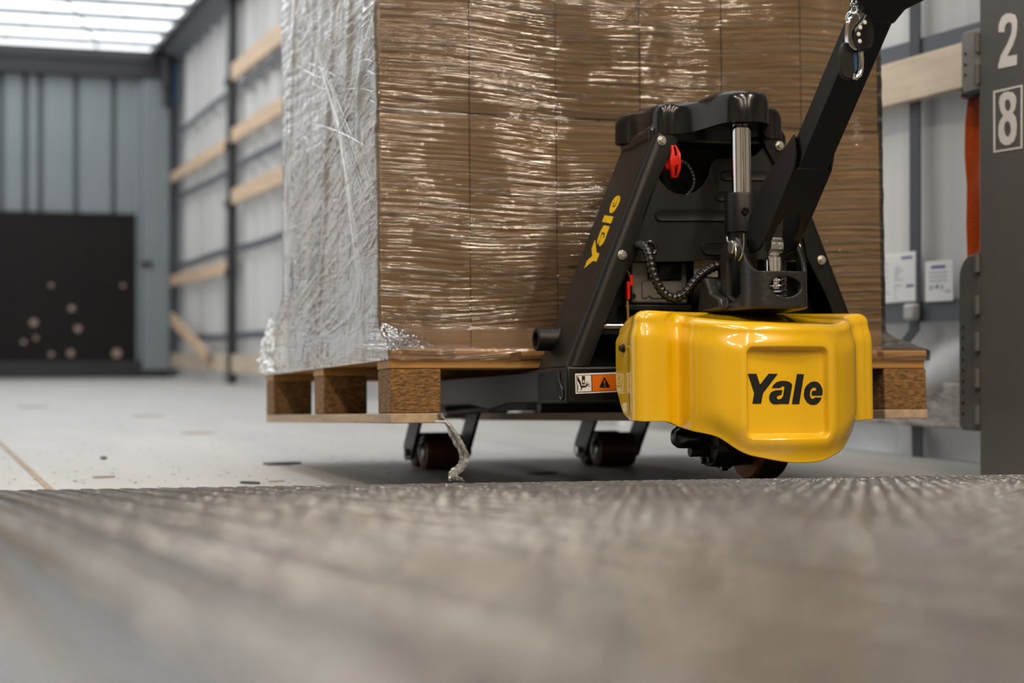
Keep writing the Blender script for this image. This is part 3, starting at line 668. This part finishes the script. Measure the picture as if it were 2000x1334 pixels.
# --- chassis and forks
chs = T('chassis_beam', MB().box(.235, .779, -.200, -.055, .0300, .0886), 'black_paint', bevel=.004)
for c in (.235, .624):
    prof = [(-.195, .031), (.10, .031), (.22, .020), (.34, .031), (.62, .030), (.72, .018), (.96, .012), (1.02, .022), (1.05, .055), (1.03, .082), (-.195, .086)]
    T('fork', MB().prism([(c, y, z) for y, z in prof], (.155, 0, 0)), 'black_paint', bevel=.004)
for c in (.309, .697):
    wh = thing  # load wheel carriage: arms, axles and twin rollers
    for s in (-1, 1):
        xa = c + s * .061
        T('wheel_arm', MB().prism([(xa - .004, y, z) for y, z in ((.70, .03), (.78, .035), (.86, -.045), (.87, -.07), (.85, -.083), (.80, -.080), (.785, -.06))], (.008, 0, 0)), 'black_satin', bevel=.003)
        T('axle_nut', MB().cyl((xa + s * .004, .825, -.066), (xa + s * .013, .825, -.066), .009, 6), 'zinc')
    for y, dz in ((.79, 0), (.868, .0028)):
        r = T('load_roller', MB().lathe((c - .043, y, -.0645 + dz), (c + .043, y, -.0645 + dz), [(0, .030), (.03, .036), (.09, .0373), (.91, .0373), (.97, .036), (1, .030)], 32), 'polyurethane')
        build('hub', MB().lathe((c - .049, y, -.0645 + dz), (c + .049, y, -.0645 + dz), [(0, .012), (.03, .020), (.97, .020), (1, .012)], 20), 'zinc', r)
for x in (.30, .70): T('push_rod', MB().tube([(x, .0, .035), (x, .7, .02)], .009, 8), 'black_satin')
T('torsion_bar', MB().cyl((.25, -.02, .026), (.76, -.02, .026), .011, 12).box(.42, .60, -.10, .02, .012, .030), 'black_satin')
# pictogram label on the chassis
def place_lab(u, v, d):
    q = ony(1110 + u * 1000 / 18.18, 715 - v * 1000 / 18.18, -.2003); return (q[0], q[1] - d, q[2])
S = lambda L: [(x / 1000, -y / 1000) for x, y in L]
wl = build('warning_label', flat([S([(240, 290), (260, 270), (1705, 222), (1725, 240), (1750, 895), (1735, 915), (275, 985), (258, 970)])], place_lab, .0004), 'decal_white', trk, smooth=False, label='orange and white crushing hazard label')
# (the pieces below lie on the label)
def lab(name, polys, m, d): build(name, flat([S(p) for p in polys], place_lab, d), m, wl, smooth=False)
lab('label_ground', [[(275, 325), (1695, 270), (1712, 875), (300, 940)]], 'decal_black', .0006)
lab('label_white_field', [[(300, 345), (800, 325), (818, 890), (320, 915)]], 'decal_white', .0008)
lab('label_orange_field', [[(838, 325), (1680, 290), (1695, 860), (850, 895)]], 'decal_orange', .0008)
lab('warning_triangle', [[(1260, 400), (1290, 400), (1475, 730), (1455, 760), (1110, 766), (1095, 740)], [(1245, 500), (1310, 500), (1292, 650), (1272, 650)], [(1283 + 26 * math.cos(i * PI / 8), 695 + 26 * math.sin(i * PI / 8)) for i in range(16)]], 'decal_black', .0010)
lab('press_symbol', [[(470, 350), (585, 350), (592, 650), (482, 655)], [(515, 495), (560, 495), (560, 550), (578, 555), (538, 612), (495, 557), (515, 550)]], 'decal_black', .0010)
lab('hand_symbol', [[(312, 365), (335, 360), (450, 600), (455, 690), (615, 690), (635, 600), (685, 540), (695, 558), (655, 620), (662, 635), (765, 625), (760, 655), (680, 662), (690, 690), (778, 713), (772, 730), (650, 705), (612, 760), (500, 768), (475, 795), (455, 862), (425, 866), (440, 780), (400, 660), (312, 510)]], 'decal_black', .0010)
lab('label_small_print', [[(318, 670), (345, 668), (348, 720), (320, 722)], [(322, 735), (346, 734), (350, 840), (326, 842)], [(328, 860), (345, 859), (347, 890), (330, 891)]], 'decal_black', .0010)
# --- A-shaped battery housing
XO = lambda z: .2375 + .4125 * (z - .091)
def leg(sgn):
    R_ = .016; pr = [(0, -.058), (0, -.2 + R_)] + [(R_ - R_ * math.cos(a), -.2 + R_ - R_ * math.sin(a)) for a in np.linspace(.2, PI / 2, 7)] + [(.036, -.2), (.036, -.194), (.018, -.194), (.010, -.19), (.006, -.182), (.006, -.058)]
    rings = []
    for z in np.linspace(.0886, .478, 14):
        wv = 1.0 + .25 * math.exp(-((z - .2655) / .03) ** 2) + .2 * math.exp(-((z - .451) / .03) ** 2) - .12 * math.exp(-((z - .36) / .05) ** 2)
        ring = [(XO(z) + (dx if dx < .03 else dx * wv), y, z) for dx, y in pr]
        rings.append([(2 * XT - x, y, z) for x, y, z in ring] if sgn > 0 else ring)
    return T('housing_leg', MB().loft(rings), 'black_paint', angle=30)
legL, legR = leg(-1), leg(1)
T('housing_back', MB().prism([(XO(.0886) + .004, -.062, .0886), (2 * XT - XO(.0886) - .004, -.062, .0886), (2 * XT - XO(.478) - .004, -.062, .478), (XO(.478) + .004, -.062, .478)], (0, .004, 0)), 'black_satin', smooth=False)
T('battery_case', MB().prism([(XO(.14) + .03, -.125, .14), (2 * XT - XO(.14) - .03, -.125, .14), (2 * XT - XO(.46) - .02, -.125, .46), (XO(.46) + .02, -.125, .46)], (0, .06, 0)), 'void', bevel=.004)
cap = smoothpoly([(.391, -.052), (.389, -.12), (.391, -.178), (.402, -.200), (.424, -.205), (.448, -.235), (.462, -.278), (.474, -.304), (.490, -.315), (.507, -.318), (.524, -.315), (.540, -.304), (.552, -.278), (.566, -.235), (.590, -.205), (.612, -.200), (.623, -.178), (.625, -.12), (.623, -.052)], 4, True)
rings = []
for dz, ins in ((.466, .004), (.463, .0), (.470, -.0005), (.498, .0), (.506, .003), (.5115, .0085), (.5135, .016), (.5145, .03)):
    rings.append([(XT + (p[0] - XT) * (1 - ins * 6), -.16 + (p[1] + .16) * (1 - ins * 5.0), dz + .006 * float(sstep(-.2, -.3, p[1]))) for p in cap])
T('top_cap', MB().loft(rings), 'black_gloss', angle=50)
T('cap_shoulder', MB().loft([[(XT + s * (XT - XO(.45) + e), y, .452 + h) for s, y in ((-1, -.19), (1, -.19), (1, -.056), (-1, -.056))] for h, e in ((0, .001), (.018, .002), (.036, -.012))]), 'black_gloss', bevel=.006, seg=3)
for px, py in ((1292, 275), (1215, 498), (1522, 285), (1604, 508)):
    q = ony(px, py, -.2); b_ = T('housing_bolt', MB().cyl((q[0], -.2, q[2]), (q[0], -.2025, q[2]), .0078, 20).cyl((q[0], -.2025, q[2]), (q[0], -.208, q[2]), .0055, 6), 'zinc', bevel=.0006)
# boss on the left leg
T('tube_boss', MB().loft([[(x, -.083 + r * math.cos(a), .1355 + r * math.sin(a)) for a in np.linspace(0, 2 * PI, 29)[:-1]] for x, r in ((.275, .024), (.262, .0205), (.258, .0190), (.2255, .0190), (.2235, .0175), (.2235, .0125), (.250, .0125))]), 'black_satin', angle=30)
T('fork_hole', MB().cyl((.2346, -.155, .058), (.2354, -.155, .058), .008, 16), 'void')
T('hook_mark', MB().tube([(.2343, y, z) for y, z in ((-.168, .082), (-.170, .066), (-.176, .058), (-.184, .052), (-.184, .040), (-.176, .036), (-.170, .042))], .0015, 6), 'black_gloss')
# side lettering on the left leg
U = np.array([.4125, 0, 1.0]); U /= np.linalg.norm(U); B0 = np.array([XO(.2515), -.150, .2515]); NL = np.array([-U[2], 0, U[0]])
def place_side(u, v, d): return tuple(B0 + U * (u * 1000 - 215) / 1535 * .128 + np.array([0, 1, 0]) * (955 + v * 1000) / 640 * .050 + NL * (d + .0003))
lg = MB()
for g_ in GL.values():
    m_ = flat([[(x / 1000, -y / 1000) for x, y in g_]], place_side, .0005); lg.add(m_.v, m_.f)
build('side_lettering', lg, 'decal_yellow', legL, smooth=False, label='yellow four-letter wordmark running up the leg')
# --- ribbed plastic back panel
pp = [(1226, 511), (1240, 470), (1262, 410), (1278, 362), (1283, 345), (1290, 356), (1303, 371), (1320, 379), (1338, 381), (1358, 375), (1374, 360), (1383, 342), (1386, 325), (1391, 315), (1400, 310), (1425, 309), (1455, 310), (1475, 303), (1488, 290), (1500, 279), (1510, 282), (1545, 345), (1580, 420), (1612, 500), (1618, 516), (1560, 513), (1480, 507), (1400, 505), (1350, 511), (1300, 512)]
YP = -.190
def onpan(u, v, d): q = ony(u * 1000, -v * 1000, YP); return (q[0], q[1] - d, q[2])
panl = T('back_panel', flat([S(pp)], onpan, .004), 'black_plastic', bevel=.0012)
def pill(x0, x1, y0, y1):
    r = (y1 - y0) / 2; c = (y0 + y1) / 2
    P = [(x0 + r - r * math.cos(a), c - r * math.sin(a)) for a in np.linspace(PI / 2, -PI / 2, 9)] + [(x1 - r + r * math.cos(a), c + r * math.sin(a)) for a in np.linspace(PI / 2, -PI / 2, 9)]
    return P
for (x0, x1, y0, y1) in ((1404, 1501, 334, 355), (1393, 1500, 374, 395), (1276, 1428, 409, 434), (1366, 1440, 471, 500)):
    a = pill(x0, x1, y0, y1); b2 = pill(x0 + 5, x1 - 5, y0 + 5, y1 - 5); mid = pill(x0 + 2.5, x1 - 2.5, y0 + 2.5, y1 - 2.5)
    build('panel_rib', MB().loft([[onpan(x / 1000, -y / 1000, .0042) for x, y in a], [onpan(x / 1000, -y / 1000, .0075) for x, y in mid], [onpan(x / 1000, -y / 1000, .0068) for x, y in b2]], cap=True), 'black_plastic', panl, angle=60)
q = ony(1270, 485, YP - .006); build('grommet', MB().torus((q[0], YP - .005, q[2]), (0, 1, 0), .0105, .0035, 20, 8), 'black_gloss', panl)
# --- red emergency key switch
kx, kz, ky = ony(1318, 315, -.205)[0], ony(1318, 315, -.205)[2], -.205
ks = T('key_switch', MB().cyl((kx - .004, -.13, kz), (kx - .002, -.196, kz), .013, 20).cyl((kx + .004, -.196, kz + .002), (kx + .014, -.197, kz), .005, 10), 'red_plastic', bevel=.001, label='red battery isolator key')
hz = [(-.0045, .0265), (.0050, .0265), (.0085, .012), (.0085, -.008), (.0085, -.013), (.0055, -.0265), (-.0040, -.0265), (-.0085, -.012), (-.0105, -.004), (-.0095, .004), (-.0060, .016)]
build('key_handle', flat([hz, [(-.0015, .024), (.0030, .024), (.0030, .009), (-.0015, .007)], [(-.0020, -.008), (.0035, -.006), (.0038, -.0235), (.0005, -.0235)]], lambda u, v, d: (kx + u, ky - .001 - d + .010 * (v / .0265) ** 2, kz + v), .006), 'red_plastic', ks, bevel=.0008)
# --- cables, control unit
def beaded(path, r, pitch):
    P = smoothpoly(path, 10, False); P = [np.array(p) for p in P]; s = [0]
    for a, b in zip(P[:-1], P[1:]): s.append(s[-1] + np.linalg.norm(b - a))
    n = int(s[-1] / pitch * 6); q = [np.array([np.interp(s[-1] * i / n, s, [p[k] for p in P]) for k in range(3)]) for i in range(n + 1)]
    return MB().tube(q, [r * (.80 + .22 * abs(math.sin(PI * i / 6))) for i in range(n + 1)], 10)
T('spiral_cable', beaded([(.357, -.188, .281), (.3575, -.225, .279), (.359, -.245, .262), (.3626, -.25, .2363), (.3753, -.25, .2082), (.3943, -.252, .1947), (.4145, -.25, .2007), (.4369, -.25, .2253), (.4637, -.25, .2437), (.482, -.25, .246), (.495, -.25, .236)], .0078, .0085), 'black_gloss', angle=70)
T('switch_cable', beaded([tuple(ony(px, py, -.175)) for px, py in ((1330, 314), (1342, 322), (1352, 338), (1356, 356), (1350, 372), (1340, 384))], .0052, .0062), 'black_gloss', angle=70)
cu = T('control_unit', MB().box(.365, .466, -.150, -.10, .192, .262), 'alu', bevel=.004, label='grey metal motor controller')
build('controller_cover', MB().prism([(x, -.150, z) for x, z in ((.384, .200), (.392, .200), (.396, .204), (.402, .200), (.446, .200), (.446, .212), (.456, .213), (.456, .232), (.384, .228))], (0, -.003, 0)), 'alu', cu, bevel=.0015)
build('connector', MB().box(.412, .452, -.160, -.148, .231, .258).box(.394, .410, -.158, -.148, .231, .260), 'black_gloss', cu, bevel=.002)
build('flange', MB().box(.352, .470, -.156, -.10, .180, .190), 'black_satin', cu, bevel=.002)
for x in (.383, .394, .404, .424, .437): build('terminal', MB().cyl((x, -.15, .168), (x, -.15, .180), .0042, 8), 'zinc', cu)
build('fixing_bolt', MB().cyl((.366, -.150, .203), (.366, -.159, .203), .005, 6), 'black_gloss', cu)
T('pump_motor', MB().cyl((.470, -.13, .215), (.60, -.13, .215), .034, 24).cyl((.466, -.13, .250), (.50, -.13, .25), .016, 16), 'black_satin')
T('type_plate', MB().box(.470, .512, -.167, -.165, .236, .264), 'plastic_grey')
T('yellow_wire', MB().tube(smoothpoly([(.474, -.175, .270), (.476, -.178, .258), (.488, -.18, .252), (.505, -.18, .260), (.54, -.18, .27)], 5, False), .0014, 6), 'wire_yellow')
T('fuse_link', MB().box(.347, .352, -.18, -.17, .196, .225).box(.352, .358, -.18, -.172, .218, .236), 'red_plastic', bevel=.001)
T('fuse_wire', MB().tube(smoothpoly([(.344, -.175, .250), (.350, -.178, .240), (.354, -.176, .230)], 5, False), .0014, 6).tube([(.349, -.175, .196), (.351, -.175, .12)], .002, 6), 'wire_brown')
T('cross_rod', MB().cyl((.275, -.17, .153), (.40, -.17, .153), .0055, 12), 'chrome')
# --- lift cylinder
YC = -.272
T('piston_rod', MB().cyl((XT, YC, .34), (XT, YC, .470), .0158, 32), 'chrome')
cyl = T('lift_cylinder', MB().lathe((XT, YC, .150), (XT, YC, .3605), [(0, .0235), (.70, .0235), (.705, .0272), (.985, .0272), (1, .0255)], 36), 'black_satin')
a_ = math.radians(255); cxs, cys = XT + .0272 * math.cos(a_), YC + .0272 * math.sin(a_)
build('set_screw', MB().cyl((cxs, cys, .330), (cxs + .003 * math.cos(a_), cys + .003 * math.sin(a_), .330), .0062, 16).torus((cxs + .003 * math.cos(a_), cys + .003 * math.sin(a_), .330), (math.cos(a_), math.sin(a_), 0), .0042, .0012, 16, 6), 'black_gloss', cyl)
# --- steering head casting
sh = T('steering_head', MB().lathe((XT, YC, .166), (XT, YC, .180), [(0, .040), (.3, .058), (1, .058)], 40), 'cast_iron', bevel=.002)
def cst(name, mb, **k): return build(name, mb, 'cast_iron', sh, **k)
# base tongue, curved front wall with an oval window, two ears
wall = MB(); HW, YB, YFt = .047, -.300, -.412; rings = []
plan = [(-HW, YB), (-HW, -.34), (-HW, -.385), (-HW + .006, -.402), (-HW + .018, YFt), (0, YFt - .001), (HW - .018, YFt), (HW - .006, -.402), (HW, -.385), (HW, -.34), (HW, YB)]
plan = smoothpoly(plan, 12, False); NPn = len(plan)
def ztop(x, y): 
    e = float(sstep(-.410, -.352, y)); return .226 + e * .056 * (1 - float(sstep(-.345, -.30, y)) * .25)
zs_ = np.linspace(0, 1, 42)
keep = []
for k, tt in enumerate(zs_):
    ring = []
    for (x, y) in plan:
        z = .172 + (ztop(x, y) - .172) * tt; ring.append((XT + x, y, z))
    rings.append(ring)
vsx = [p for r in rings for p in r]; fsx = []
for k in range(len(rings) - 1):
    for i in range(NPn - 1):
        c_ = (np.array(rings[k][i]) + np.array(rings[k][i + 1]) + np.array(rings[k + 1][i]) + np.array(rings[k + 1][i + 1])) / 4
        if c_[1] < -.400 and ((c_[0] - XT - .003) / .026) ** 2 + ((c_[2] - .203) / .0165) ** 2 < 1: continue
        if c_[1] > -.372 and c_[1] < -.325 and c_[2] < .250 and c_[2] > .185 + abs(c_[1] + .348) * .4: continue
        fsx.append((k * NPn + i, k * NPn + i + 1, (k + 1) * NPn + i + 1, (k + 1) * NPn + i))
wo = cst('front_wall', MB().add(vsx, fsx), angle=60); s2 = wo.modifiers.new('shell', 'SOLIDIFY'); s2.thickness = .008; s2.offset = 0
cst('base_tongue', MB().prism([(XT + x, y, .170) for x, y in ((-.062, -.255), (-.066, -.30), (-.055, -.345), (-.047, -.40), (-.03, -.413), (.03, -.413), (.047, -.40), (.055, -.345), (.06, -.30), (.055, -.255))], (0, 0, .012)), bevel=.003)
cst('side_wing', MB().prism([(XT - .07, y, z) for y, z in ((-.25, .172), (-.34, .172), (-.335, .19), (-.30, .20), (-.285, .225), (-.27, .225))], (.018, 0, 0)), bevel=.004)
for s in (-1, 1):
    pin = build('pivot_pin', MB().cyl((XT + s * .050, -.352, .267), (XT + s * .058, -.352, .267), .0105, 20), 'zinc', sh, bevel=.0015)
build('split_pin', MB().tube(smoothpoly([(XT - .057, -.338, .284), (XT - .058, -.346, .275), (XT - .057, -.366, .270), (XT - .058, -.372, .256), (XT - .055, -.362, .247)], 5, False), .0012, 6).tube(smoothpoly([(XT - .054, -.392, .284), (XT - .053, -.390, .268), (XT - .054, -.384, .252), (XT - .053, -.372, .245)], 5, False), .0013, 6), 'zinc', sh)
# return spring and chrome plunger
sp = [(XT + .003 + .017 * math.cos(a), -.378 + .017 * math.sin(a), .182 + .0085 * a / (2 * PI)) for a in np.linspace(0, 2 * PI * 5.2, 160)]
T('return_spring', MB().tube(sp, .0021, 8), 'chrome', angle=80)
T('plunger', MB().cyl((XT, -.382, .20), (XT, -.382, .251), .0128, 28).cyl((XT, -.382, .251), (XT, -.382, .257), .010, 24), 'chrome', bevel=.0015)
T('plunger_roller', MB().cyl((XT - .011, -.385, .268), (XT + .011, -.385, .268), .0125, 28), 'zinc', bevel=.001)
# --- tiller
TA, TB = np.array([XT, -.39, .2513]), np.array([XT, -.72, .557]); D_ = (TB - TA) / np.linalg.norm(TB - TA); NT = np.array([0, -D_[2], D_[1]]); NT = -NT if NT[1] < 0 else NT   # NT: rear/up side
def tl_(x, s, t): return tuple(TA + D_ * s + NT * t + np.array([x, 0, 0]))
HWt = .0245
til = T('tiller_arm', MB().loft([[tl_(-HWt, s, 0), tl_(HWt, s, 0), tl_(HWt, s, .037), tl_(-HWt, s, .037)] for s in (.125, .50)]), 'black_satin', bevel=.002, smooth=False)
for s_ in (-1, 1):
    x0 = s_ * .0275
    build('yoke_plate', MB().prism([tl_(x0, s, t) for s, t in ((.170, .000), (.190, .010), (.205, .037), (.150, .050), (.09, .066), (.02, .062), (-.012, .042), (-.015, .020), (.01, .002), (.06, -.002))], (s_ * .004, 0, 0)), 'black_satin', til, bevel=.001)
arch = [(.160, -.031), (.172, -.025), (.172, .025), (.160, .031), (.03, .031), (.03, .018), (.06, .018), (.085, .010), (.092, 0), (.085, -.010), (.06, -.018), (.03, -.018), (.03, -.031)]
build('yoke_front', MB().prism([tl_(x, s, -.0008) for s, x in arch], tuple(NT * .004)), 'black_satin', til, bevel=.001)
build('yoke_web', MB().prism([tl_(x, s, .034) for s, x in ((.2, -.028), (.2, .028), (.11, .028), (.11, -.028))], tuple(NT * .004)), 'black_satin', til)
build('tiller_head', MB().loft([[tl_(-e, s, -.004), tl_(e, s, -.004), tl_(e, s, .045), tl_(-e, s, .045)] for s, e in ((.43, .0255), (.455, .034), (.475, .060), (.56, .075))]), 'black_satin', til, bevel=.004)
build('lug', MB().prism([tl_(-.027, s, t) for s, t in ((.41, .0), (.455, -.004), (.455, .03), (.42, .03))], (-.004, 0, 0)), 'black_gloss', til, bevel=.001)
# --- drive wheel and gearbox
dw = T('drive_wheel', MB().lathe((.500, -.285, -.0215), (.551, -.285, -.0215), [(0, .060), (.02, .067), (.10, .0700), (.9, .0700), (.98, .067), (1, .060)], 48), 'drive_tyre')
build('tread_band', MB().lathe((.5045, -.285, -.0215), (.5465, -.285, -.0215), [(0, .0690), (.04, .0704), (.96, .0704), (1, .0690)], 48), 'tyre_tread', dw)
build('rim', MB().cyl((.496, -.285, -.0215), (.555, -.285, -.0215), .046, 32), 'black_satin', dw, bevel=.002)
gb = T('gearbox', MB().lathe((.428, -.30, -.030), (.497, -.30, -.030), [(0, .030), (.04, .040), (.35, .042), (.36, .0445), (.5, .0445), (.52, .041), (1, .038)], 32), 'black_satin', angle=30)
build('motor_cap', MB().lathe((.377, -.285, -.024), (.44, -.285, -.024), [(0, .006), (.04, .012), (.16, .0172), (.30, .0178), (1, .0178)], 24), 'black_gloss', gb)
for k in range(8):
    a = k * PI / 4 + .3; build('cooling_fin', MB().prism([(.424, -.30 + r * math.cos(a + e), -.030 + r * math.sin(a + e)) for r, e in ((.010, -.2), (.037, -.06), (.037, .06), (.010, .2))], (.006, 0, 0)), 'black_satin', gb)
for k in range(6):
    a = k * PI / 3 + .2; build('gearbox_bolt', MB().cyl((.446, -.30 + .044 * math.cos(a), -.030 + .044 * math.sin(a)), (.456, -.30 + .044 * math.cos(a), -.030 + .044 * math.sin(a)), .005, 10), 'black_gloss', gb)
build('gearbox_lug', MB().cyl((.402, -.295, -.046), (.43, -.295, -.046), .009, 14), 'black_satin', gb, bevel=.001)
build('motor_body', MB().box(.43, .60, -.36, -.22, .0, .12), 'void', gb, bevel=.01)
T('mudguard', MB().loft([[(x, -.285 - .074 * math.cos(a) , -.0215 + .074 * math.sin(a)) for x in (.495, .556)] + [(x, -.285 - .078 * math.cos(a), -.0215 + .078 * math.sin(a)) for x in (.556, .495)] for a in np.linspace(.12, 2.9, 16)]), 'black_satin')

# ================================================================== KEY FOBS hanging on the tiller
kf = thing('key_fob', 'black and chrome remote key fobs hanging from the tiller by a short chain', 'key fob', tuple(ony(1680, 152, -.705)), PM)
YK = -.715
def kpl(pts, y): return [tuple(ony(px, py, YK) + np.array([0, y, 0])) for px, py in pts]
def fobshape(pts, n=4): return smoothpoly(pts, n)
zf = lambda u, v: (1620 + u / 7.846, v / 7.846)
f1 = [zf(*p) for p in ((520, 200), (590, 235), (635, 330), (655, 480), (655, 620), (620, 730), (550, 780), (430, 790), (360, 720), (335, 600), (340, 480), (400, 370), (470, 290))]
body = fobshape(f1)
cenf = np.mean(np.array(body), 0)
shr = lambda P, k: [tuple(cenf + (np.array(p) - cenf) * k) for p in P]
b1 = build('fob_body', MB().loft([kpl(shr(body, .92), .006), kpl(body, .004), kpl(body, -.002), kpl(shr(body, .95), -.0055), kpl(shr(body, .80), -.0065)]), 'black_gloss', kf, angle=60)
for u, v in ((508, 357), (438, 435), (412, 538), (430, 645)):
    q = ony(*zf(u, v), YK); build('button', MB().sphere((q[0], YK - .0055, q[2]), .0036, 14, 8, (1, .5, 1)), 'decal_white', kf)
rim = [zf(*p) for p in ((520, 205), (430, 200), (340, 240), (280, 320), (262, 430), (258, 560), (270, 660), (310, 730), (390, 780), (400, 745), (350, 660), (325, 560), (335, 470), (395, 370), (470, 290))]
build('chrome_frame', MB().loft([kpl(fobshape(rim), .005), kpl(fobshape(rim), -.0045)]), 'chrome', kf, bevel=.0012)
f2 = [zf(*p) for p in ((250, 640), (330, 720), (430, 790), (440, 950), (420, 1100), (390, 1190), (270, 1195), (215, 1130), (192, 1000), (200, 780))]
bd2 = fobshape(f2)
build('second_fob', MB().loft([kpl(bd2, .012), kpl(bd2, .003)]), 'black_plastic', kf, bevel=.002)
build('second_fob_inlay', MB().loft([kpl([zf(*p) for p in ((380, 800), (440, 800), (440, 1060), (400, 1100))], .006), kpl([zf(*p) for p in ((380, 800), (440, 800), (440, 1060), (400, 1100))], .0022)]), 'blue_web', kf)
build('chrome_loop', MB().tube([ony(*zf(*p), YK) + np.array([0, .006, 0]) for p in ((515, 780), (525, 900), (520, 1050), (495, 1140), (440, 1180), (390, 1170), (400, 1120))], .0034, 10), 'chrome', kf, angle=80)
q = ony(*zf(355, 275), YK); build('key_ring', MB().torus((q[0], YK - .001, q[2]), (.3, 1, .2), .0085, .0016, 24, 8), 'chrome', kf)
for k, (u, v, ax) in enumerate(((385, 150, (1, .3, 0)), (390, 70, (.2, 1, 0)), (385, 0, (1, .2, 0)), (390, -70, (.2, 1, 0)), (400, -140, (1, .2, 0)), (405, -210, (.2, 1, 0)))):
    q = ony(*zf(u, v), YK); build('chain_link', MB().torus((q[0], YK, q[2]), ax, .0052, .0011, 16, 6), 'chrome', kf)

# ================================================================== litter on the trailer floor
def chip(px, py, L, W, ang, m, label, z=0.0, h=.003, name='wood_splinter'):
    d = tray(px, py); q = d * (z - HC) / d[2]; c, s = math.cos(ang), math.sin(ang)
    P = [(-L / 2, -W * .3), (-L * .1, -W / 2), (L / 2, -W * .15), (L * .42, W * .3), (0, W / 2), (-L * .45, W * .4)]
    mb = MB().prism([(q[0] + u * c - v * s, q[1] + u * s + v * c, z + .0002) for u, v in P], (0, 0, h))
    solo(name, mb, m, label, 'debris', (q[0], q[1], z), group='litter on the trailer floor')
chip(552, 907, .085, .05, .3, 'debris', 'dark strip of debris lying left of the left load wheel', h=.004)
chip(490, 945, .045, .016, -.9, 'debris', 'dark pointed splinter at the ramp edge left of the pallet', h=.004)
chip(387, 846, .10, .07, .33, 'debris_pale', 'grey-brown patch of debris in the middle of the bare floor', h=.002)
chip(290, 813, .12, .08, .33, 'debris_pale', 'faint grey scrap far back on the bare trailer floor', h=.002)
chip(65, 795, .12, .10, .33, 'debris_pale', 'brownish scrap far back near the left picture edge', h=.003)
chip(203, 933, .045, .02, .3, 'debris_pale', 'pale thin splinter in front of the sealed floor seam', h=.003)
chip(540, 941, .035, .012, .3, 'debris_pale', 'thin brown splinter right of the dark pointed one', h=.002)
chip(203, 897, .012, .02, .3, 'debris', 'small round dark crumb on the bare floor', h=.006)
chip(1062, 925, .06, .05, .33, 'debris', 'dark scrap in the shade between the load wheels', h=.002)
lit = MB()
for i in range(240):
    px = random.uniform(0, 800); py = random.triangular(790, 958, 950); d = tray(px, py); q = d * (-HC) / d[2]; s = random.uniform(.001, .0035)
    lit.add([(q[0] + s * random.uniform(-1, 1) * 1.6 + o[0] * s, q[1] + o[1] * s, .0002 + (0.001 if k == 3 else 0)) for k, o in enumerate(((-1, -1), (1, -1), (0, 1), (0, 0)))], [(0, 1, 3), (1, 2, 3), (2, 0, 3)])
lo = build('floor_crumbs', lit, 'debris', None, kind='stuff', smooth=False, fix=False); tag(lo, 'fine dark crumbs strewn over the grey trailer floor', 'debris')
